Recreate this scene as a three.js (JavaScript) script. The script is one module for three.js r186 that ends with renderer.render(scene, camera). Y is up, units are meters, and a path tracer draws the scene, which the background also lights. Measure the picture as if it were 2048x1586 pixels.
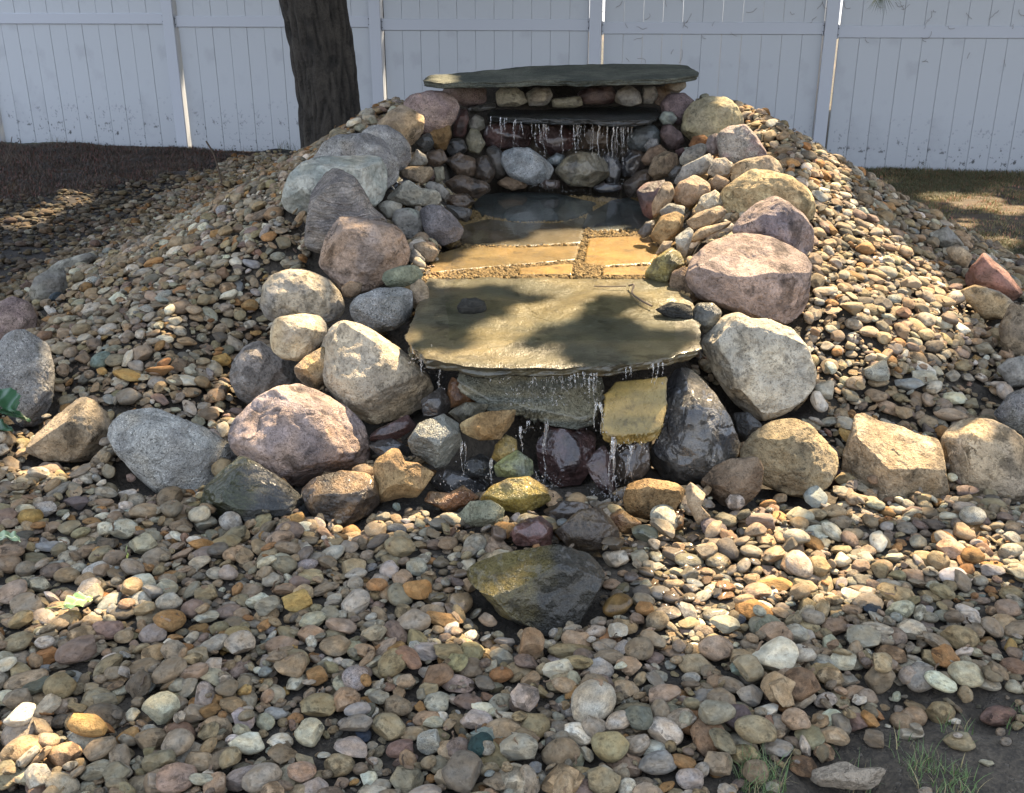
import * as THREE from 'three';
import { ImprovedNoise } from 'three/addons/math/ImprovedNoise.js';
import { mergeGeometries, mergeVertices } from 'three/addons/utils/BufferGeometryUtils.js';
import { RoundedBoxGeometry } from 'three/addons/geometries/RoundedBoxGeometry.js';

// ------------------------------------------------------------------ camera, sky, sun, exposure
const scene = new THREE.Scene();
const EYE = 1.55, PITCH = THREE.MathUtils.degToRad(21), F = 2000, PW = 2048, PH = 1586;   // the photograph's own pixels
const camera = new THREE.PerspectiveCamera(2 * Math.atan(PH / 2 / F) * 180 / Math.PI, PW / PH, 0.05, 400);
camera.position.set(0, EYE, 0);
camera.rotation.set(-PITCH, 0, 0);
scene.add(camera);
const renderer = new THREE.WebGLRenderer({ antialias: true });
renderer.toneMapping = THREE.LinearToneMapping;
renderer.toneMappingExposure = 5.9;
renderer.shadowMap.enabled = true;
const SUN = new THREE.Vector3(0.34, 0.80, -0.50).normalize();
const sun = new THREE.DirectionalLight(new THREE.Color(1.0, 0.80, 0.54), 4.8);
sun.name = 'sun';
sun.position.copy(SUN).multiplyScalar(40).add(new THREE.Vector3(0, 0, -6));
sun.target.position.set(0, 0, -6);
sun.castShadow = true;
sun.shadow.mapSize.set(4096, 4096);
Object.assign(sun.shadow.camera, { left: -12, right: 12, top: 12, bottom: -12, near: 1, far: 80 });
scene.add(sun, sun.target);
{
  const W = 256, H = 128, data = new Float32Array(W * H * 4);
  for (let j = 0; j < H; j++) for (let i = 0; i < W; i++) {
    const up = ((j + 0.5) / H - 0.5) * Math.PI, y = Math.sin(up), az = ((i + 0.5) / W - 0.5) * 2 * Math.PI;
    const dx = Math.cos(az) * Math.cos(up), dz = Math.sin(az) * Math.cos(up);
    const c = dx * SUN.x + y * SUN.y + dz * SUN.z, k = Math.pow(1 - Math.max(0, y), 3), g = Math.pow(Math.max(0, c), 6) * 0.2;
    const zen = [0.275, 0.335, 0.445], hor = [0.53, 0.52, 0.51];
    for (let n = 0; n < 3; n++) data[(j * W + i) * 4 + n] = y < -0.02 ? [0.2, 0.19, 0.17][n] : zen[n] + (hor[n] - zen[n]) * k + g * [1, 0.95, 0.85][n];
    data[(j * W + i) * 4 + 3] = 1;
  }
  const sky = new THREE.DataTexture(data, W, H, THREE.RGBAFormat, THREE.FloatType);
  sky.mapping = THREE.EquirectangularReflectionMapping;
  sky.magFilter = THREE.LinearFilter;
  sky.needsUpdate = true;
  scene.background = sky;
  scene.environment = sky;
}

// ------------------------------------------------------------------ helpers
function rngOf(seed) { let a = seed >>> 0; return () => { a = (a + 0x6D2B79F5) | 0; let t = Math.imul(a ^ (a >>> 15), 1 | a); t = (t + Math.imul(t ^ (t >>> 7), 61 | t)) ^ t; return ((t ^ (t >>> 14)) >>> 0) / 4294967296; }; }
const V = (x, y, z) => new THREE.Vector3(x, y, z), lerp = THREE.MathUtils.lerp, clamp = THREE.MathUtils.clamp, sstep = THREE.MathUtils.smoothstep;
const perlin = new ImprovedNoise();
const noise = (x, y, z) => perlin.noise(x + 100.3, y + 57.7, z + 31.1);
function fbm(x, y, z, n = 4) { let s = 0, a = 0.5; for (let i = 0; i < n; i++) { s += a * noise(x, y, z); x *= 2.03; y *= 2.03; z *= 2.03; a *= 0.5; } return s; }
const cp = Math.cos(PITCH), sp = Math.sin(PITCH);
// a pixel's direction; the point on it at the horizontal distance d; a point's pixel
function rayOf(px, py) { const a = (px - PW / 2) / F, b = (PH / 2 - py) / F; return V(a, b * cp - sp, -cp - b * sp); }
function at(px, py, d) { const r = rayOf(px, py); return r.multiplyScalar(d / -r.z).add(camera.position); }
function depthOf(p) { return -p.z * cp + (EYE - p.y) * sp; }
function pixelOf(p) { const w = depthOf(p), up = (p.y - EYE) * cp - p.z * sp; return [PW / 2 + F * p.x / w, PH / 2 - F * up / w, F / w]; }
const used = new Map();
function numbered(name) { const n = used.get(name) ?? 0; used.set(name, n + 1); return n ? name + '_' + String(n).padStart(3, '0') : name; }
function tag(o, label, category, group, kind) {
  o.name = numbered(o.name); scene.add(o);
  if (label) o.userData.label = label;
  if (category) o.userData.category = category;
  if (group) o.userData.group = group;
  if (kind) o.userData.kind = kind;
  shade(o);
  return o;
}
function shade(o) { o.traverse((c) => { if (c.isMesh) { c.castShadow = true; c.receiveShadow = true; } }); }
function named(name, geometry, material, parent) { const m = new THREE.Mesh(geometry, material); m.name = name; if (parent) parent.add(m); return m; }

// ------------------------------------------------------------------ textures (all tile)
function tileNoise(size, period, rnd) {
  const g = new Float32Array(period * period); for (let i = 0; i < g.length; i++) g[i] = rnd();
  const out = new Float32Array(size * size);
  for (let y = 0; y < size; y++) {
    const fy = y / size * period, y0 = Math.floor(fy), ty = fy - y0, sy = ty * ty * (3 - 2 * ty), r0 = (y0 % period) * period, r1 = ((y0 + 1) % period) * period;
    for (let x = 0; x < size; x++) {
      const fx = x / size * period, x0 = Math.floor(fx), tx = fx - x0, sx = tx * tx * (3 - 2 * tx), a = x0 % period, b = (x0 + 1) % period;
      out[y * size + x] = lerp(lerp(g[r0 + a], g[r0 + b], sx), lerp(g[r1 + a], g[r1 + b], sx), sy);
    }
  }
  return out;
}
function tileFbm(size, period, octaves, seed, gain = 0.55) {
  const rnd = rngOf(seed), out = new Float32Array(size * size); let amp = 1, tot = 0;
  for (let o = 0; o < octaves && period < size; o++, period *= 2, amp *= gain) { const n = tileNoise(size, period, rnd); for (let i = 0; i < out.length; i++) out[i] += n[i] * amp; tot += amp; }
  for (let i = 0; i < out.length; i++) out[i] /= tot;
  return out;
}
function texture(size, f, srgb) {
  const d = new Uint8Array(size * size * 4);
  for (let i = 0; i < size * size; i++) { const c = f(i % size, Math.floor(i / size), i); for (let n = 0; n < 3; n++) d[i * 4 + n] = clamp(Math.round(c[n] * 255), 0, 255); d[i * 4 + 3] = 255; }
  const t = new THREE.DataTexture(d, size, size);
  t.wrapS = t.wrapT = THREE.RepeatWrapping; t.magFilter = THREE.LinearFilter; t.minFilter = THREE.LinearMipmapLinearFilter; t.generateMipmaps = true;
  if (srgb) t.colorSpace = THREE.SRGBColorSpace;
  t.needsUpdate = true;
  return t;
}
const S = 1024, nA = tileFbm(S, 4, 7, 11, 0.6), nB = tileFbm(S, 24, 5, 12, 0.7), nC = tileFbm(S, 128, 3, 13, 0.8), nD = tileFbm(S, 6, 4, 14), nE = tileFbm(S, 64, 4, 15, 0.7);
const TEX = {
  granite: texture(S, (x, y, i) => { const s = nC[i], e = nE[i], v = 0.80 + (nA[i] - 0.5) * 0.35 + (s > 0.60 ? 0.30 * sstep(s, 0.60, 0.70) : 0) - 0.30 * sstep(1 - e, 0.56, 0.74); return [v, v, v * 1.0]; }, true),
  sand: texture(S, (x, y, i) => { const v = 0.86 + (nA[i] - 0.5) * 0.55 + (nC[i] - 0.5) * 0.30 - 0.25 * sstep(nD[i], 0.58, 0.72); return [v * 1.01, v, v * 0.97]; }, true),
  band: texture(S, (x, y, i) => { const w = nA[i] * 1.4 + nD[i] * 0.6, b = 0.5 + 0.5 * Math.sin((y / S * 14 + w * 2.2) * Math.PI * 2), c = 0.5 + 0.5 * Math.sin((y / S * 38 + w * 3.0) * Math.PI * 2), v = 0.76 + (b - 0.5) * 0.15 + (c - 0.5) * 0.12 + (nC[i] - 0.5) * 0.35; return [v, v, v]; }, true),
  stain: texture(S, (x, y, i) => { const v = 0.92 + (nA[i] - 0.5) * 0.38 + (nC[i] - 0.5) * 0.16 - 0.20 * sstep(nD[i] * 0.5 + nB[i] * 0.5, 0.54, 0.66); return [v * 1.01, v, v * 0.96]; }, true),
  bump: texture(S, (x, y, i) => { const v = 0.5 + (nA[i] - 0.5) * 0.9 + (nB[i] - 0.5) * 0.5 + (nC[i] - 0.5) * 0.35 - 0.35 * sstep(nE[i], 0.62, 0.72); return [v, v, v]; }),
  bumpBand: texture(S, (x, y, i) => { const w = nA[i] * 1.4 + nD[i] * 0.6, b = Math.abs(Math.sin((y / S * 14 + w * 2.2) * Math.PI)), v = 0.25 + b * 0.35 + (nB[i] - 0.5) * 0.5 + (nC[i] - 0.5) * 0.3; return [v, v, v]; }),
  ripple: texture(512, (x, y, i) => { const k = (y * 2) * S + x * 2, v = 0.5 + (nA[k] - 0.5) * 0.9 + 0.16 * Math.sin((x + 40 * nD[k]) / 512 * Math.PI * 2 * 11 + nA[k] * 12); return [v, v, v]; }),
  soil: texture(S, (x, y, i) => { const v = 0.75 + (nA[i] - 0.5) * 0.7 + (nC[i] - 0.5) * 0.6 + (nB[i] - 0.5) * 0.3 + 0.35 * sstep(nE[i], 0.66, 0.74); return [v, v * 0.98, v * 0.94]; }, true),
};
// three-sided mapping baked into uv, metres times k; keeps smooth normals
function boxUV(g, k, ox = 0, oy = 0) {
  const n = g.index ? g.toNonIndexed() : g, p = n.attributes.position, uv = new Float32Array(p.count * 2), a = V(0, 0, 0), b = V(0, 0, 0), c = V(0, 0, 0);
  for (let i = 0; i < p.count; i += 3) {
    a.fromBufferAttribute(p, i); b.fromBufferAttribute(p, i + 1); c.fromBufferAttribute(p, i + 2);
    const e = b.clone().sub(a).cross(c.clone().sub(a)), X = Math.abs(e.x), Y = Math.abs(e.y), Z = Math.abs(e.z);
    [a, b, c].forEach((q, m) => {
      const u = X > Y && X > Z ? [q.z, q.y] : Y > Z ? [q.x, q.z] : [q.x, q.y];
      uv[(i + m) * 2] = u[0] * k + ox; uv[(i + m) * 2 + 1] = u[1] * k + oy;
    });
  }
  n.setAttribute('uv', new THREE.BufferAttribute(uv, 2));
  return n;
}
const spheres = new Map();
function sphere(detail) { if (!spheres.has(detail)) { const g = new THREE.IcosahedronGeometry(1, detail); g.deleteAttribute('uv'); g.deleteAttribute('normal'); spheres.set(detail, mergeVertices(g, 1e-5)); } return spheres.get(detail).clone(); }
const stoneMaterials = new Map();
function stone(tex, wet = 0, bump = 0.006) {
  const key = [tex, wet, bump].join();
  if (!stoneMaterials.has(key)) {
    const m = new THREE.MeshPhysicalMaterial({ vertexColors: true, map: TEX[tex], bumpMap: tex === 'band' ? TEX.bumpBand : TEX.bump, bumpScale: bump * 1.5, roughness: wet ? 0.38 : 0.86, clearcoat: wet, clearcoatRoughness: 0.16, specularIntensity: wet ? 0.6 : 0.35 });
    m.name = tex + ' stone'; stoneMaterials.set(key, m);
  }
  return stoneMaterials.get(key);
}

// ------------------------------------------------------------------ the lie of the land
const AX = (d) => 0.17 + 0.05 * (d - 3.25);                                   // the stream's middle
const ST = (d) => 0.437 + 0.04 * (d - 3.25);                                  // the stream bed's top
const caps = [];                                                               // the soil stays under the boulders
function land(x, z) {
  let h = swell(x, z);
  for (const [cx, cz, r, y] of caps) { const dx = x - cx, dz = z - cz, dd = dx * dx + dz * dz; if (dd > 1.2) continue; const lim = y + 0.62 * Math.max(0, Math.sqrt(dd) - r); if (h > lim) h = Math.max(lim, Math.min(h, -0.05)); }
  return h;
}
function swell(x, z) {
  const d = -z, ax = AX(d), u = Math.abs(x - ax);
  let und = 0.012 * fbm(x * 1.3, 3.1, z * 1.3, 3);
  if (d > 6 && x < -1.8) und += sstep(d, 8.2, 9.6) * (0.05 + 0.10 * fbm(x * 2.3, 9.7, z * 2.3, 4) + 0.05 * sstep(-x, 3.4, 6));   // heaped mulch
  if (d < 2.85) return und;
  const inner = lerp(0.50, 0.62, sstep(d, 3.3, 5.8)), crest = lerp(0.80, 1.10, sstep(d, 3.2, 6.0));
  const t = clamp((d - 6.0) / 3.2, -1, 1), out = 3.05 * Math.sqrt(Math.max(0.02, 1 - Math.pow(t > 0 ? t : t * 0.86, 2))) + (d < 6 ? 0.55 * sstep(6.0 - d, 0, 2.6) * (1 - sstep(6 - d, 2.4, 3.1)) : 0);
  let ridge = d < 6.2 ? lerp(0.30, 1.00, sstep(d, 3.1, 6.1)) : lerp(1.0, 0.0, sstep(d, 6.5, 9.4));
  ridge *= sstep(d, 2.95, 3.35) * 0.75 + 0.25 * sstep(d, 2.95, 3.9);
  let h = u < crest ? ridge : ridge * Math.pow(Math.max(0, 1 - (u - crest) / Math.max(0.15, out - crest)), 1.12);
  if (d > 3.0 && d < 6.22) {
    const bed = (ST(d) - 0.07) * sstep(d, 3.36, 3.5), k = sstep(u, inner - 0.02, inner + 0.14);
    h = lerp(bed, Math.max(h, bed * (u < crest + 0.3 ? 1 : 0)), k);
  } else if (d >= 6.22 && d < 7.0 && u < 1.0) h = Math.max(h, d > 6.4 && u < 0.72 ? 1.14 : 1.0);
  return Math.max(0, h) + und;
}
function hitLand(px, py, lift = 0) {                                          // where a pixel's ray meets the ground
  const r = rayOf(px, py); r.multiplyScalar(1 / -r.z);
  for (let d = 1.0; d < 16; d += 0.01) { if (EYE + r.y * d <= land(r.x * d, -d) + lift) return V(r.x * d, EYE + r.y * d, -d); }
  return V(r.x * 16, 0, -16);
}
// ------------------------------------------------------------------ rocks: a blob with its own outline, facets and grain
const STYLE = {   // colour, second colour, texture, wetness, bump
  granite: [[.39, .375, .345], [.27, .26, .25], 'granite', 0, .010], pale: [[.46, .43, .37], [.36, .32, .27], 'stain', 0, .008], tan: [[.40, .31, .21], [.30, .24, .18], 'sand', 0, .008],
  pink: [[.40, .30, .25], [.30, .22, .20], 'granite', 0, .009], purple: [[.33, .27, .25], [.25, .21, .205], 'sand', 0, .009], grey: [[.31, .30, .27], [.23, .22, .21], 'stain', 0, .008],
  wave: [[.34, .30, .26], [.24, .215, .20], 'band', 0, .012], marble: [[.43, .455, .44], [.30, .34, .325], 'stain', 0, .008], green: [[.22, .23, .17], [.15, .17, .13], 'stain', 0, .010],
  ochre: [[.40, .27, .11], [.27, .18, .09], 'sand', 0, .010], brown: [[.26, .19, .13], [.18, .13, .09], 'sand', 0, .009], slate: [[.085, .083, .075], [.05, .052, .048], 'band', .35, .016],
  dark: [[.085, .075, .065], [.05, .05, .05], 'sand', .35, .008], wet: [[.075, .07, .07], [.045, .045, .05], 'stain', .9, .012], maroon: [[.085, .045, .042], [.055, .034, .034], 'sand', .7, .006],
  blue: [[.13, .15, .16], [.08, .09, .10], 'stain', .3, .006], rust: [[.30, .15, .06], [.18, .09, .045], 'sand', .3, .010], wetbrown: [[.10, .07, .048], [.06, .045, .034], 'sand', .35, .008],
  moss: [[.26, .21, .08], [.13, .12, .06], 'sand', .2, .012], cream: [[.50, .45, .36], [.42, .36, .27], 'sand', 0, .010], olive: [[.25, .23, .17], [.17, .16, .12], 'sand', .1, .008], red: [[.27, .15, .13], [.20, .12, .10], 'stain', 0, .006],
};
const rocks = [];
let rockSeed = 1;
const MOSS = [.05, .056, .014];
function rock(label, d, style, poly, o = {}) {
  const seed = rockSeed++, rnd = rngOf(seed * 7919), S = STYLE[style];
  const n = poly.length / 2, box = [1e9, 1e9, -1e9, -1e9];
  for (let i = 0; i < n; i++) { box[0] = Math.min(box[0], poly[2 * i]); box[2] = Math.max(box[2], poly[2 * i]); box[1] = Math.min(box[1], poly[2 * i + 1]); box[3] = Math.max(box[3], poly[2 * i + 1]); }
  const cx = (box[0] + box[2]) / 2, cy = (box[1] + box[3]) / 2;
  if (d === null) { const h = hitLand(cx, box[3] - 0.12 * (box[3] - box[1]), o.lift ?? 0), w = (box[2] - box[0]) / 2 / F * depthOf(h), hh = (box[3] - box[1]) / 2 / F * depthOf(h); d = -h.z + 0.55 * Math.min(w, hh); }
  const C = at(cx, cy, d), w = camera.position.clone().sub(C).normalize(), u = V(0, 1, 0).cross(w).normalize(), v = w.clone().cross(u);
  const flat = [];
  for (let i = 0; i < n; i++) {
    const r = rayOf(poly[2 * i], poly[2 * i + 1]), t = C.clone().sub(camera.position).dot(w) / r.dot(w), q = r.multiplyScalar(t).add(camera.position).sub(C);
    flat.push([q.dot(u), q.dot(v)]);
  }
  const NA = 180, R = new Float32Array(NA);
  for (let k = 0; k < NA; k++) {
    const a = k / NA * 2 * Math.PI, ca = Math.cos(a), sa = Math.sin(a); let best = 0;
    for (let i = 0; i < n; i++) {
      const [x0, y0] = flat[i], [x1, y1] = flat[(i + 1) % n], ex = x1 - x0, ey = y1 - y0, den = ca * ey - sa * ex;
      if (Math.abs(den) < 1e-9) continue;
      const t = (x0 * ey - y0 * ex) / den, s = (x0 * sa - y0 * ca) / den;
      if (t > best && s >= -0.001 && s <= 1.001) best = t;
    }
    R[k] = best;
  }
  const soft = o.soft ?? (o.cascade ? 1 : 4), Rs = R.map((_, k) => { let s = 0, m = 0; for (let j = -soft; j <= soft; j++) { const g = 1 - Math.abs(j) / (soft + 1); s += R[(k + j + NA) % NA] * g; m += g; } return s / m; });
  let mean = 0, small = 1e9; for (const r of Rs) { mean += r / NA; } for (let k = 0; k < NA / 2; k++) small = Math.min(small, (Rs[k] + Rs[k + NA / 2]) / 2);
  const D = (o.deep ?? 0.9) * (small * 0.6 + mean * 0.4), e1 = o.e1 ?? (o.cascade ? 0.62 : 0.78), e2 = o.e2 ?? (o.cascade ? 0.6 : 0.74);
  const px = mean * 2 * F / d, detail = o.detail ?? clamp(Math.round(px / 4.5), 9, 38);
  const g = sphere(detail), p = g.attributes.position, q = V(0, 0, 0);
  // facets that face the viewer's side, so the outline stays; cuts given by hand come in world axes
  const cuts = [], ang = o.cascade ? Math.max(.85, o.ang ?? .5) : o.ang ?? 0.5, many = o.cuts ?? Math.round(4 + ang * 7);
  for (let i = 0; i < many; i++) {
    const nx = rnd() * 2 - 1, ny = rnd() * 2 - 1, nz = 0.25 + rnd() * 0.9, N = V(nx, ny, nz).normalize();
    cuts.push([N, lerp(0.95, 0.66, rnd() * ang + 0.2 * ang)]);
  }
  for (const [x, y, z, f] of o.planes ?? []) { const N = V(x, y, z).normalize(); cuts.push([V(N.dot(u), N.dot(v), N.dot(w)), f]); }
  const pos = new Float32Array(p.count * 3);
  for (let i = 0; i < p.count; i++) {
    q.fromBufferAttribute(p, i);
    const s = Math.hypot(q.x, q.y), k = ((Math.atan2(q.y, q.x) / (2 * Math.PI) + 1) % 1) * NA, k0 = Math.floor(k) % NA, f = k - Math.floor(k), rad = lerp(Rs[k0], Rs[(k0 + 1) % NA], f);
    const rs = Math.pow(s, e1) * rad / Math.max(s, 1e-6);
    pos[3 * i] = q.x * rs; pos[3 * i + 1] = q.y * rs; pos[3 * i + 2] = Math.sign(q.z) * Math.pow(Math.abs(q.z), e2) * D;
  }
  const reach = cuts.map(([N, f]) => { let m = 0; for (let i = 0; i < pos.length; i += 3) m = Math.max(m, N.x * pos[i] + N.y * pos[i + 1] + N.z * pos[i + 2]); return m * f; });
  const cracks = new Float32Array(p.count), rough = (o.rough ?? 0.05) * mean, fq = 1.6 / mean, sd = seed * 13.7;
  for (let i = 0; i < p.count; i++) {
    q.set(pos[3 * i], pos[3 * i + 1], pos[3 * i + 2]);
    cuts.forEach(([N], c) => { const over = q.dot(N) - reach[c] * (1 + 0.10 * fbm(q.x * fq * 1.6 + c * 7, q.y * fq * 1.6, q.z * fq * 1.6 + sd, 3)); if (over > 0) q.addScaledVector(N, -over * 0.93); });
    const L = q.length(), dis = rough * (fbm(q.x * fq + sd, q.y * fq, q.z * fq, 4) * 1.2 + 0.35 * (0.4 - Math.abs(noise(q.x * fq * 3 + sd, q.y * fq * 3, q.z * fq * 3)))) + 0.004 * fbm(q.x * 28 + sd, q.y * 28, q.z * 28, 2);
    const crack = (o.crack ?? 1) * sstep(0.035 - Math.abs(fbm(q.x * fq * 0.9 + sd * 2, q.y * fq * 0.9, q.z * fq * 0.9, 3) + 0.05), 0, 0.035); cracks[i] = crack;
    q.multiplyScalar(1 + (dis - crack * Math.min(0.007, 0.02 * mean)) / L);
    q.toArray(pos, 3 * i);
  }
  // into world axes, at the centre
  for (let i = 0; i < p.count; i++) { const a = pos[3 * i], b = pos[3 * i + 1], c = pos[3 * i + 2]; pos[3 * i] = u.x * a + v.x * b + w.x * c; pos[3 * i + 1] = u.y * a + v.y * b + w.y * c; pos[3 * i + 2] = u.z * a + v.z * b + w.z * c; }
  g.setAttribute('position', new THREE.BufferAttribute(pos, 3));
  g.computeVertexNormals();
  const c1 = o.c1 ?? S[0], c2 = o.c2 ?? S[1], col = new Float32Array(p.count * 3), nrm = g.attributes.normal, tint = 0.9 + rnd() * 0.2;
  for (let i = 0; i < p.count; i++) {
    const x = pos[3 * i], y = pos[3 * i + 1], z = pos[3 * i + 2];
    const k = sstep(fbm(x * 7 + sd, y * 7, z * 7, 4) * 1.6 + 0.5, 0.25, 0.8), m = (0.88 + 0.55 * fbm(x * 22 + sd, y * 22, z * 22, 3)) * (1 - 0.22 * cracks[i]) * (1 + 0.30 * fbm(x * 3 + sd, y * 9, z * 3 - sd, 3));
    let r = lerp(c1[0], c2[0], k) * m * tint, gg = lerp(c1[1], c2[1], k) * m * tint, bb = lerp(c1[2], c2[2], k) * m * tint;
    const rustK = 0.4 * sstep(fbm(x * 5 - sd, y * 5, z * 5 + 9, 3), 0.08, 0.35); r *= 1 + 0.18 * rustK; bb *= 1 - 0.25 * rustK;
    if (o.moss) { const t = o.moss * sstep(nrm.getY(i) * 0.5 + fbm(x * 12, y * 12 + sd, z * 12, 3) * 1.5 + (o.mossAt ? o.mossAt[0] * x / mean + o.mossAt[1] * y / mean : 0), -0.25, 1.1); const mc = o.mossColor ?? MOSS; r = lerp(r, mc[0], t); gg = lerp(gg, mc[1], t); bb = lerp(bb, mc[2], t); }
    col[3 * i] = r; col[3 * i + 1] = gg; col[3 * i + 2] = bb;
  }
  g.setAttribute('color', new THREE.BufferAttribute(col, 3));
  const mesh = named(o.name ?? 'boulder', boxUV(g, 2.2, rnd(), rnd()), stone(S[2], o.wet ?? S[3], o.bump ?? S[4]));
  mesh.position.copy(C);
  tag(mesh, label, o.category ?? 'boulder', o.group ?? 'boulders of the rock waterfall');
  rocks.push({ mesh, label, poly, C, d, box, small });
  { const hh = (box[3] - box[1]) / 2 / F * depthOf(C), ww = (box[2] - box[0]) / 2 / F * depthOf(C); const deepIn = C.z < -5.85 && Math.abs(C.x - AX(-C.z)) < 0.85; if (hh > 0.05 && !deepIn) caps.push([C.x, C.z, Math.min(ww, D) * 0.9, Math.max(-0.04, C.y - hh * 0.72 - 0.05)]); if (!deepIn) caps.push([C.x, C.z + D * 0.9, ww * 0.7, Math.max(-0.04, C.y - hh * 0.80 - 0.035)]); }
  return mesh;
}
/* shared by the stacked rocks */ const st = { name: 'rock', category: 'rock', group: 'rocks stacked along the stream' };

// left wall, from the back to the front
rock('large rounded pinkish grey boulder left of the top slab, touching its left tip', 5.95, 'pink', [805, 206, 821, 189, 858, 181, 893, 184, 914, 198, 920, 215, 911, 240, 893, 262, 853, 272, 826, 258], { ang: .3 });
rock('tan angular block wedged below the pinkish boulder on the left crest', 5.65, 'tan', [750, 248, 777, 224, 803, 208, 829, 220, 850, 231, 846, 268, 826, 292, 796, 286, 765, 264], { ang: .8, soft: 2 });
rock('speckled grey granite boulder behind the long grey one on the left crest', 5.45, 'granite', [722, 264, 742, 250, 774, 250, 803, 268, 822, 293, 822, 320, 806, 342, 770, 345, 735, 318], { ang: .25 });
rock('long light grey granite boulder behind the blocky pale grey green one', 5.2, 'granite', [622, 320, 647, 285, 676, 270, 734, 266, 766, 280, 788, 305, 801, 336, 795, 360, 765, 386, 690, 384, 640, 352], { ang: .3 });
rock('large blocky pale grey green boulder on the left crest', 4.95, 'marble', [561, 410, 565, 380, 580, 346, 603, 325, 644, 311, 708, 306, 757, 309, 775, 334, 774, 378, 758, 408, 700, 432, 612, 432, 578, 426], { planes: [[.05, 1, .15, .72], [.9, .1, .5, .8]], soft: 3, e1: .7, e2: .7, c1: [.45, .45, .42], c2: [.31, .335, .325] });
rock('standing grey boulder with wavy dark grain in front of the grey green one', 4.6, 'wave', [609, 495, 612, 436, 620, 401, 632, 368, 652, 337, 678, 336, 710, 354, 734, 390, 745, 415, 776, 441, 764, 470, 690, 508, 640, 508], { ang: .5 });
rock('big tan pink cube of stone with a dark vein, left of the stream', 4.3, 'tan', [638, 531, 646, 488, 660, 456, 679, 433, 705, 430, 742, 440, 791, 450, 813, 473, 820, 500, 816, 530, 788, 548, 763, 570, 728, 586, 687, 584, 668, 563], { c1: [.42, .31, .24], c2: [.30, .24, .21], ang: .5, planes: [[0, 1, .1, .86], [-.25, .15, 1, .78]], soft: 3 });
rock('flat green stone leaning on the tan cube beside the stream', 3.98, 'green', [763, 560, 769, 543, 800, 531, 835, 530, 849, 546, 836, 567, 803, 574, 774, 574], { ...st, ang: .5 });
rock('smooth dome shaped grey and tan boulder left of the speckled oval one', 4.0, 'pale', [521, 610, 525, 570, 545, 547, 580, 538, 620, 541, 655, 558, 680, 585, 690, 610, 682, 634, 650, 650, 600, 656, 555, 650, 530, 634], { c1: [.42, .36, .28], c2: [.30, .28, .26], ang: .25 });
rock('black speckled light grey oval boulder at the left rim of the front slab', 3.85, 'granite', [698, 612, 715, 592, 752, 577, 800, 574, 825, 580, 827, 610, 818, 640, 792, 660, 765, 665, 728, 656, 703, 636], { c1: [.44, .44, .42], c2: [.26, .26, .24], ang: .3 });
rock('small tan stone under the flat green stone at the slab corner', 3.95, 'tan', [820, 570, 840, 556, 857, 575, 859, 600, 845, 620, 826, 618], st);
rock('small round grey stone under the tan cube, left of the speckled oval boulder', 3.98, 'brown', [682, 574, 700, 562, 724, 566, 722, 585, 704, 596, 686, 592], { ...st, ang: .2 });
rock('tan boulder with a broken face perched on the pile left of the front slab', 3.62, 'pale', [532, 659, 554, 635, 602, 627, 642, 632, 656, 648, 651, 676, 628, 706, 598, 722, 567, 719, 543, 701], { c1: [.46, .38, .27], c2: [.36, .31, .25], ang: .7 });
rock('small ochre cube of stone propped between three boulders on the left', 3.5, 'tan', [588, 736, 611, 713, 646, 692, 668, 705, 676, 736, 660, 762, 637, 781, 606, 772, 591, 758], { c1: [.44, .32, .18], ang: .8, soft: 2 });
rock('round pinkish grey boulder half hidden behind the pink one, left', 3.82, 'purple', [457, 758, 466, 723, 488, 692, 519, 681, 548, 700, 586, 727, 590, 758, 565, 800, 505, 815, 475, 795], { c1: [.36, .325, .305], c2: [.26, .24, .225], ang: .25 });
rock('large whitish tan boulder jutting to a point left of the cascade', 3.52, 'pale', [640, 690, 660, 655, 687, 638, 721, 647, 765, 673, 814, 708, 857, 748, 869, 780, 853, 812, 813, 834, 747, 852, 706, 832, 668, 792, 645, 760], { c1: [.50, .42, .32], c2: [.40, .35, .29], ang: .5, planes: [[.45, -.5, .8, .72], [-.1, .6, .8, .80]] });
rock('big rounded pink and purple boulder at the left front of the cascade', 3.3, 'purple', [453, 870, 470, 835, 510, 800, 558, 771, 600, 769, 642, 785, 692, 815, 731, 850, 743, 900, 739, 936, 702, 950, 650, 958, 600, 980, 548, 962, 498, 930, 463, 900], { c1: [.43, .325, .275], c2: [.31, .255, .25], ang: .45 });
rock('big pale grey boulder with a dark spot at the left front', 3.28, 'granite', [212, 868, 224, 841, 259, 820, 308, 814, 352, 832, 417, 858, 467, 893, 478, 915, 445, 965, 395, 1003, 365, 1003, 308, 983, 268, 948, 233, 908], { c1: [.46, .45, .405], c2: [.34, .33, .30], ang: .4 });
rock('brown wedge shaped boulder left of the pale grey one', 3.42, 'tan', [46, 903, 70, 868, 110, 828, 158, 793, 189, 799, 212, 824, 223, 850, 221, 894, 211, 917, 145, 926, 88, 921], { c1: [.38, .31, .23], c2: [.28, .23, .17], ang: .6, planes: [[-.45, .8, .2, .62], [.2, .1, 1, .7]], soft: 2 });
rock('dark slate rock with moss on its left corner below the pink boulder', 3.0, 'slate', [389, 1026, 404, 977, 431, 946, 479, 908, 519, 928, 571, 963, 617, 1006, 626, 1036, 593, 1062, 527, 1067, 461, 1050, 417, 1036], { ang: .8, soft: 2, moss: .8, mossAt: [-1.5, -.2], planes: [[.3, .75, .6, .6], [-.7, .4, .5, .75]] });
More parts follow.
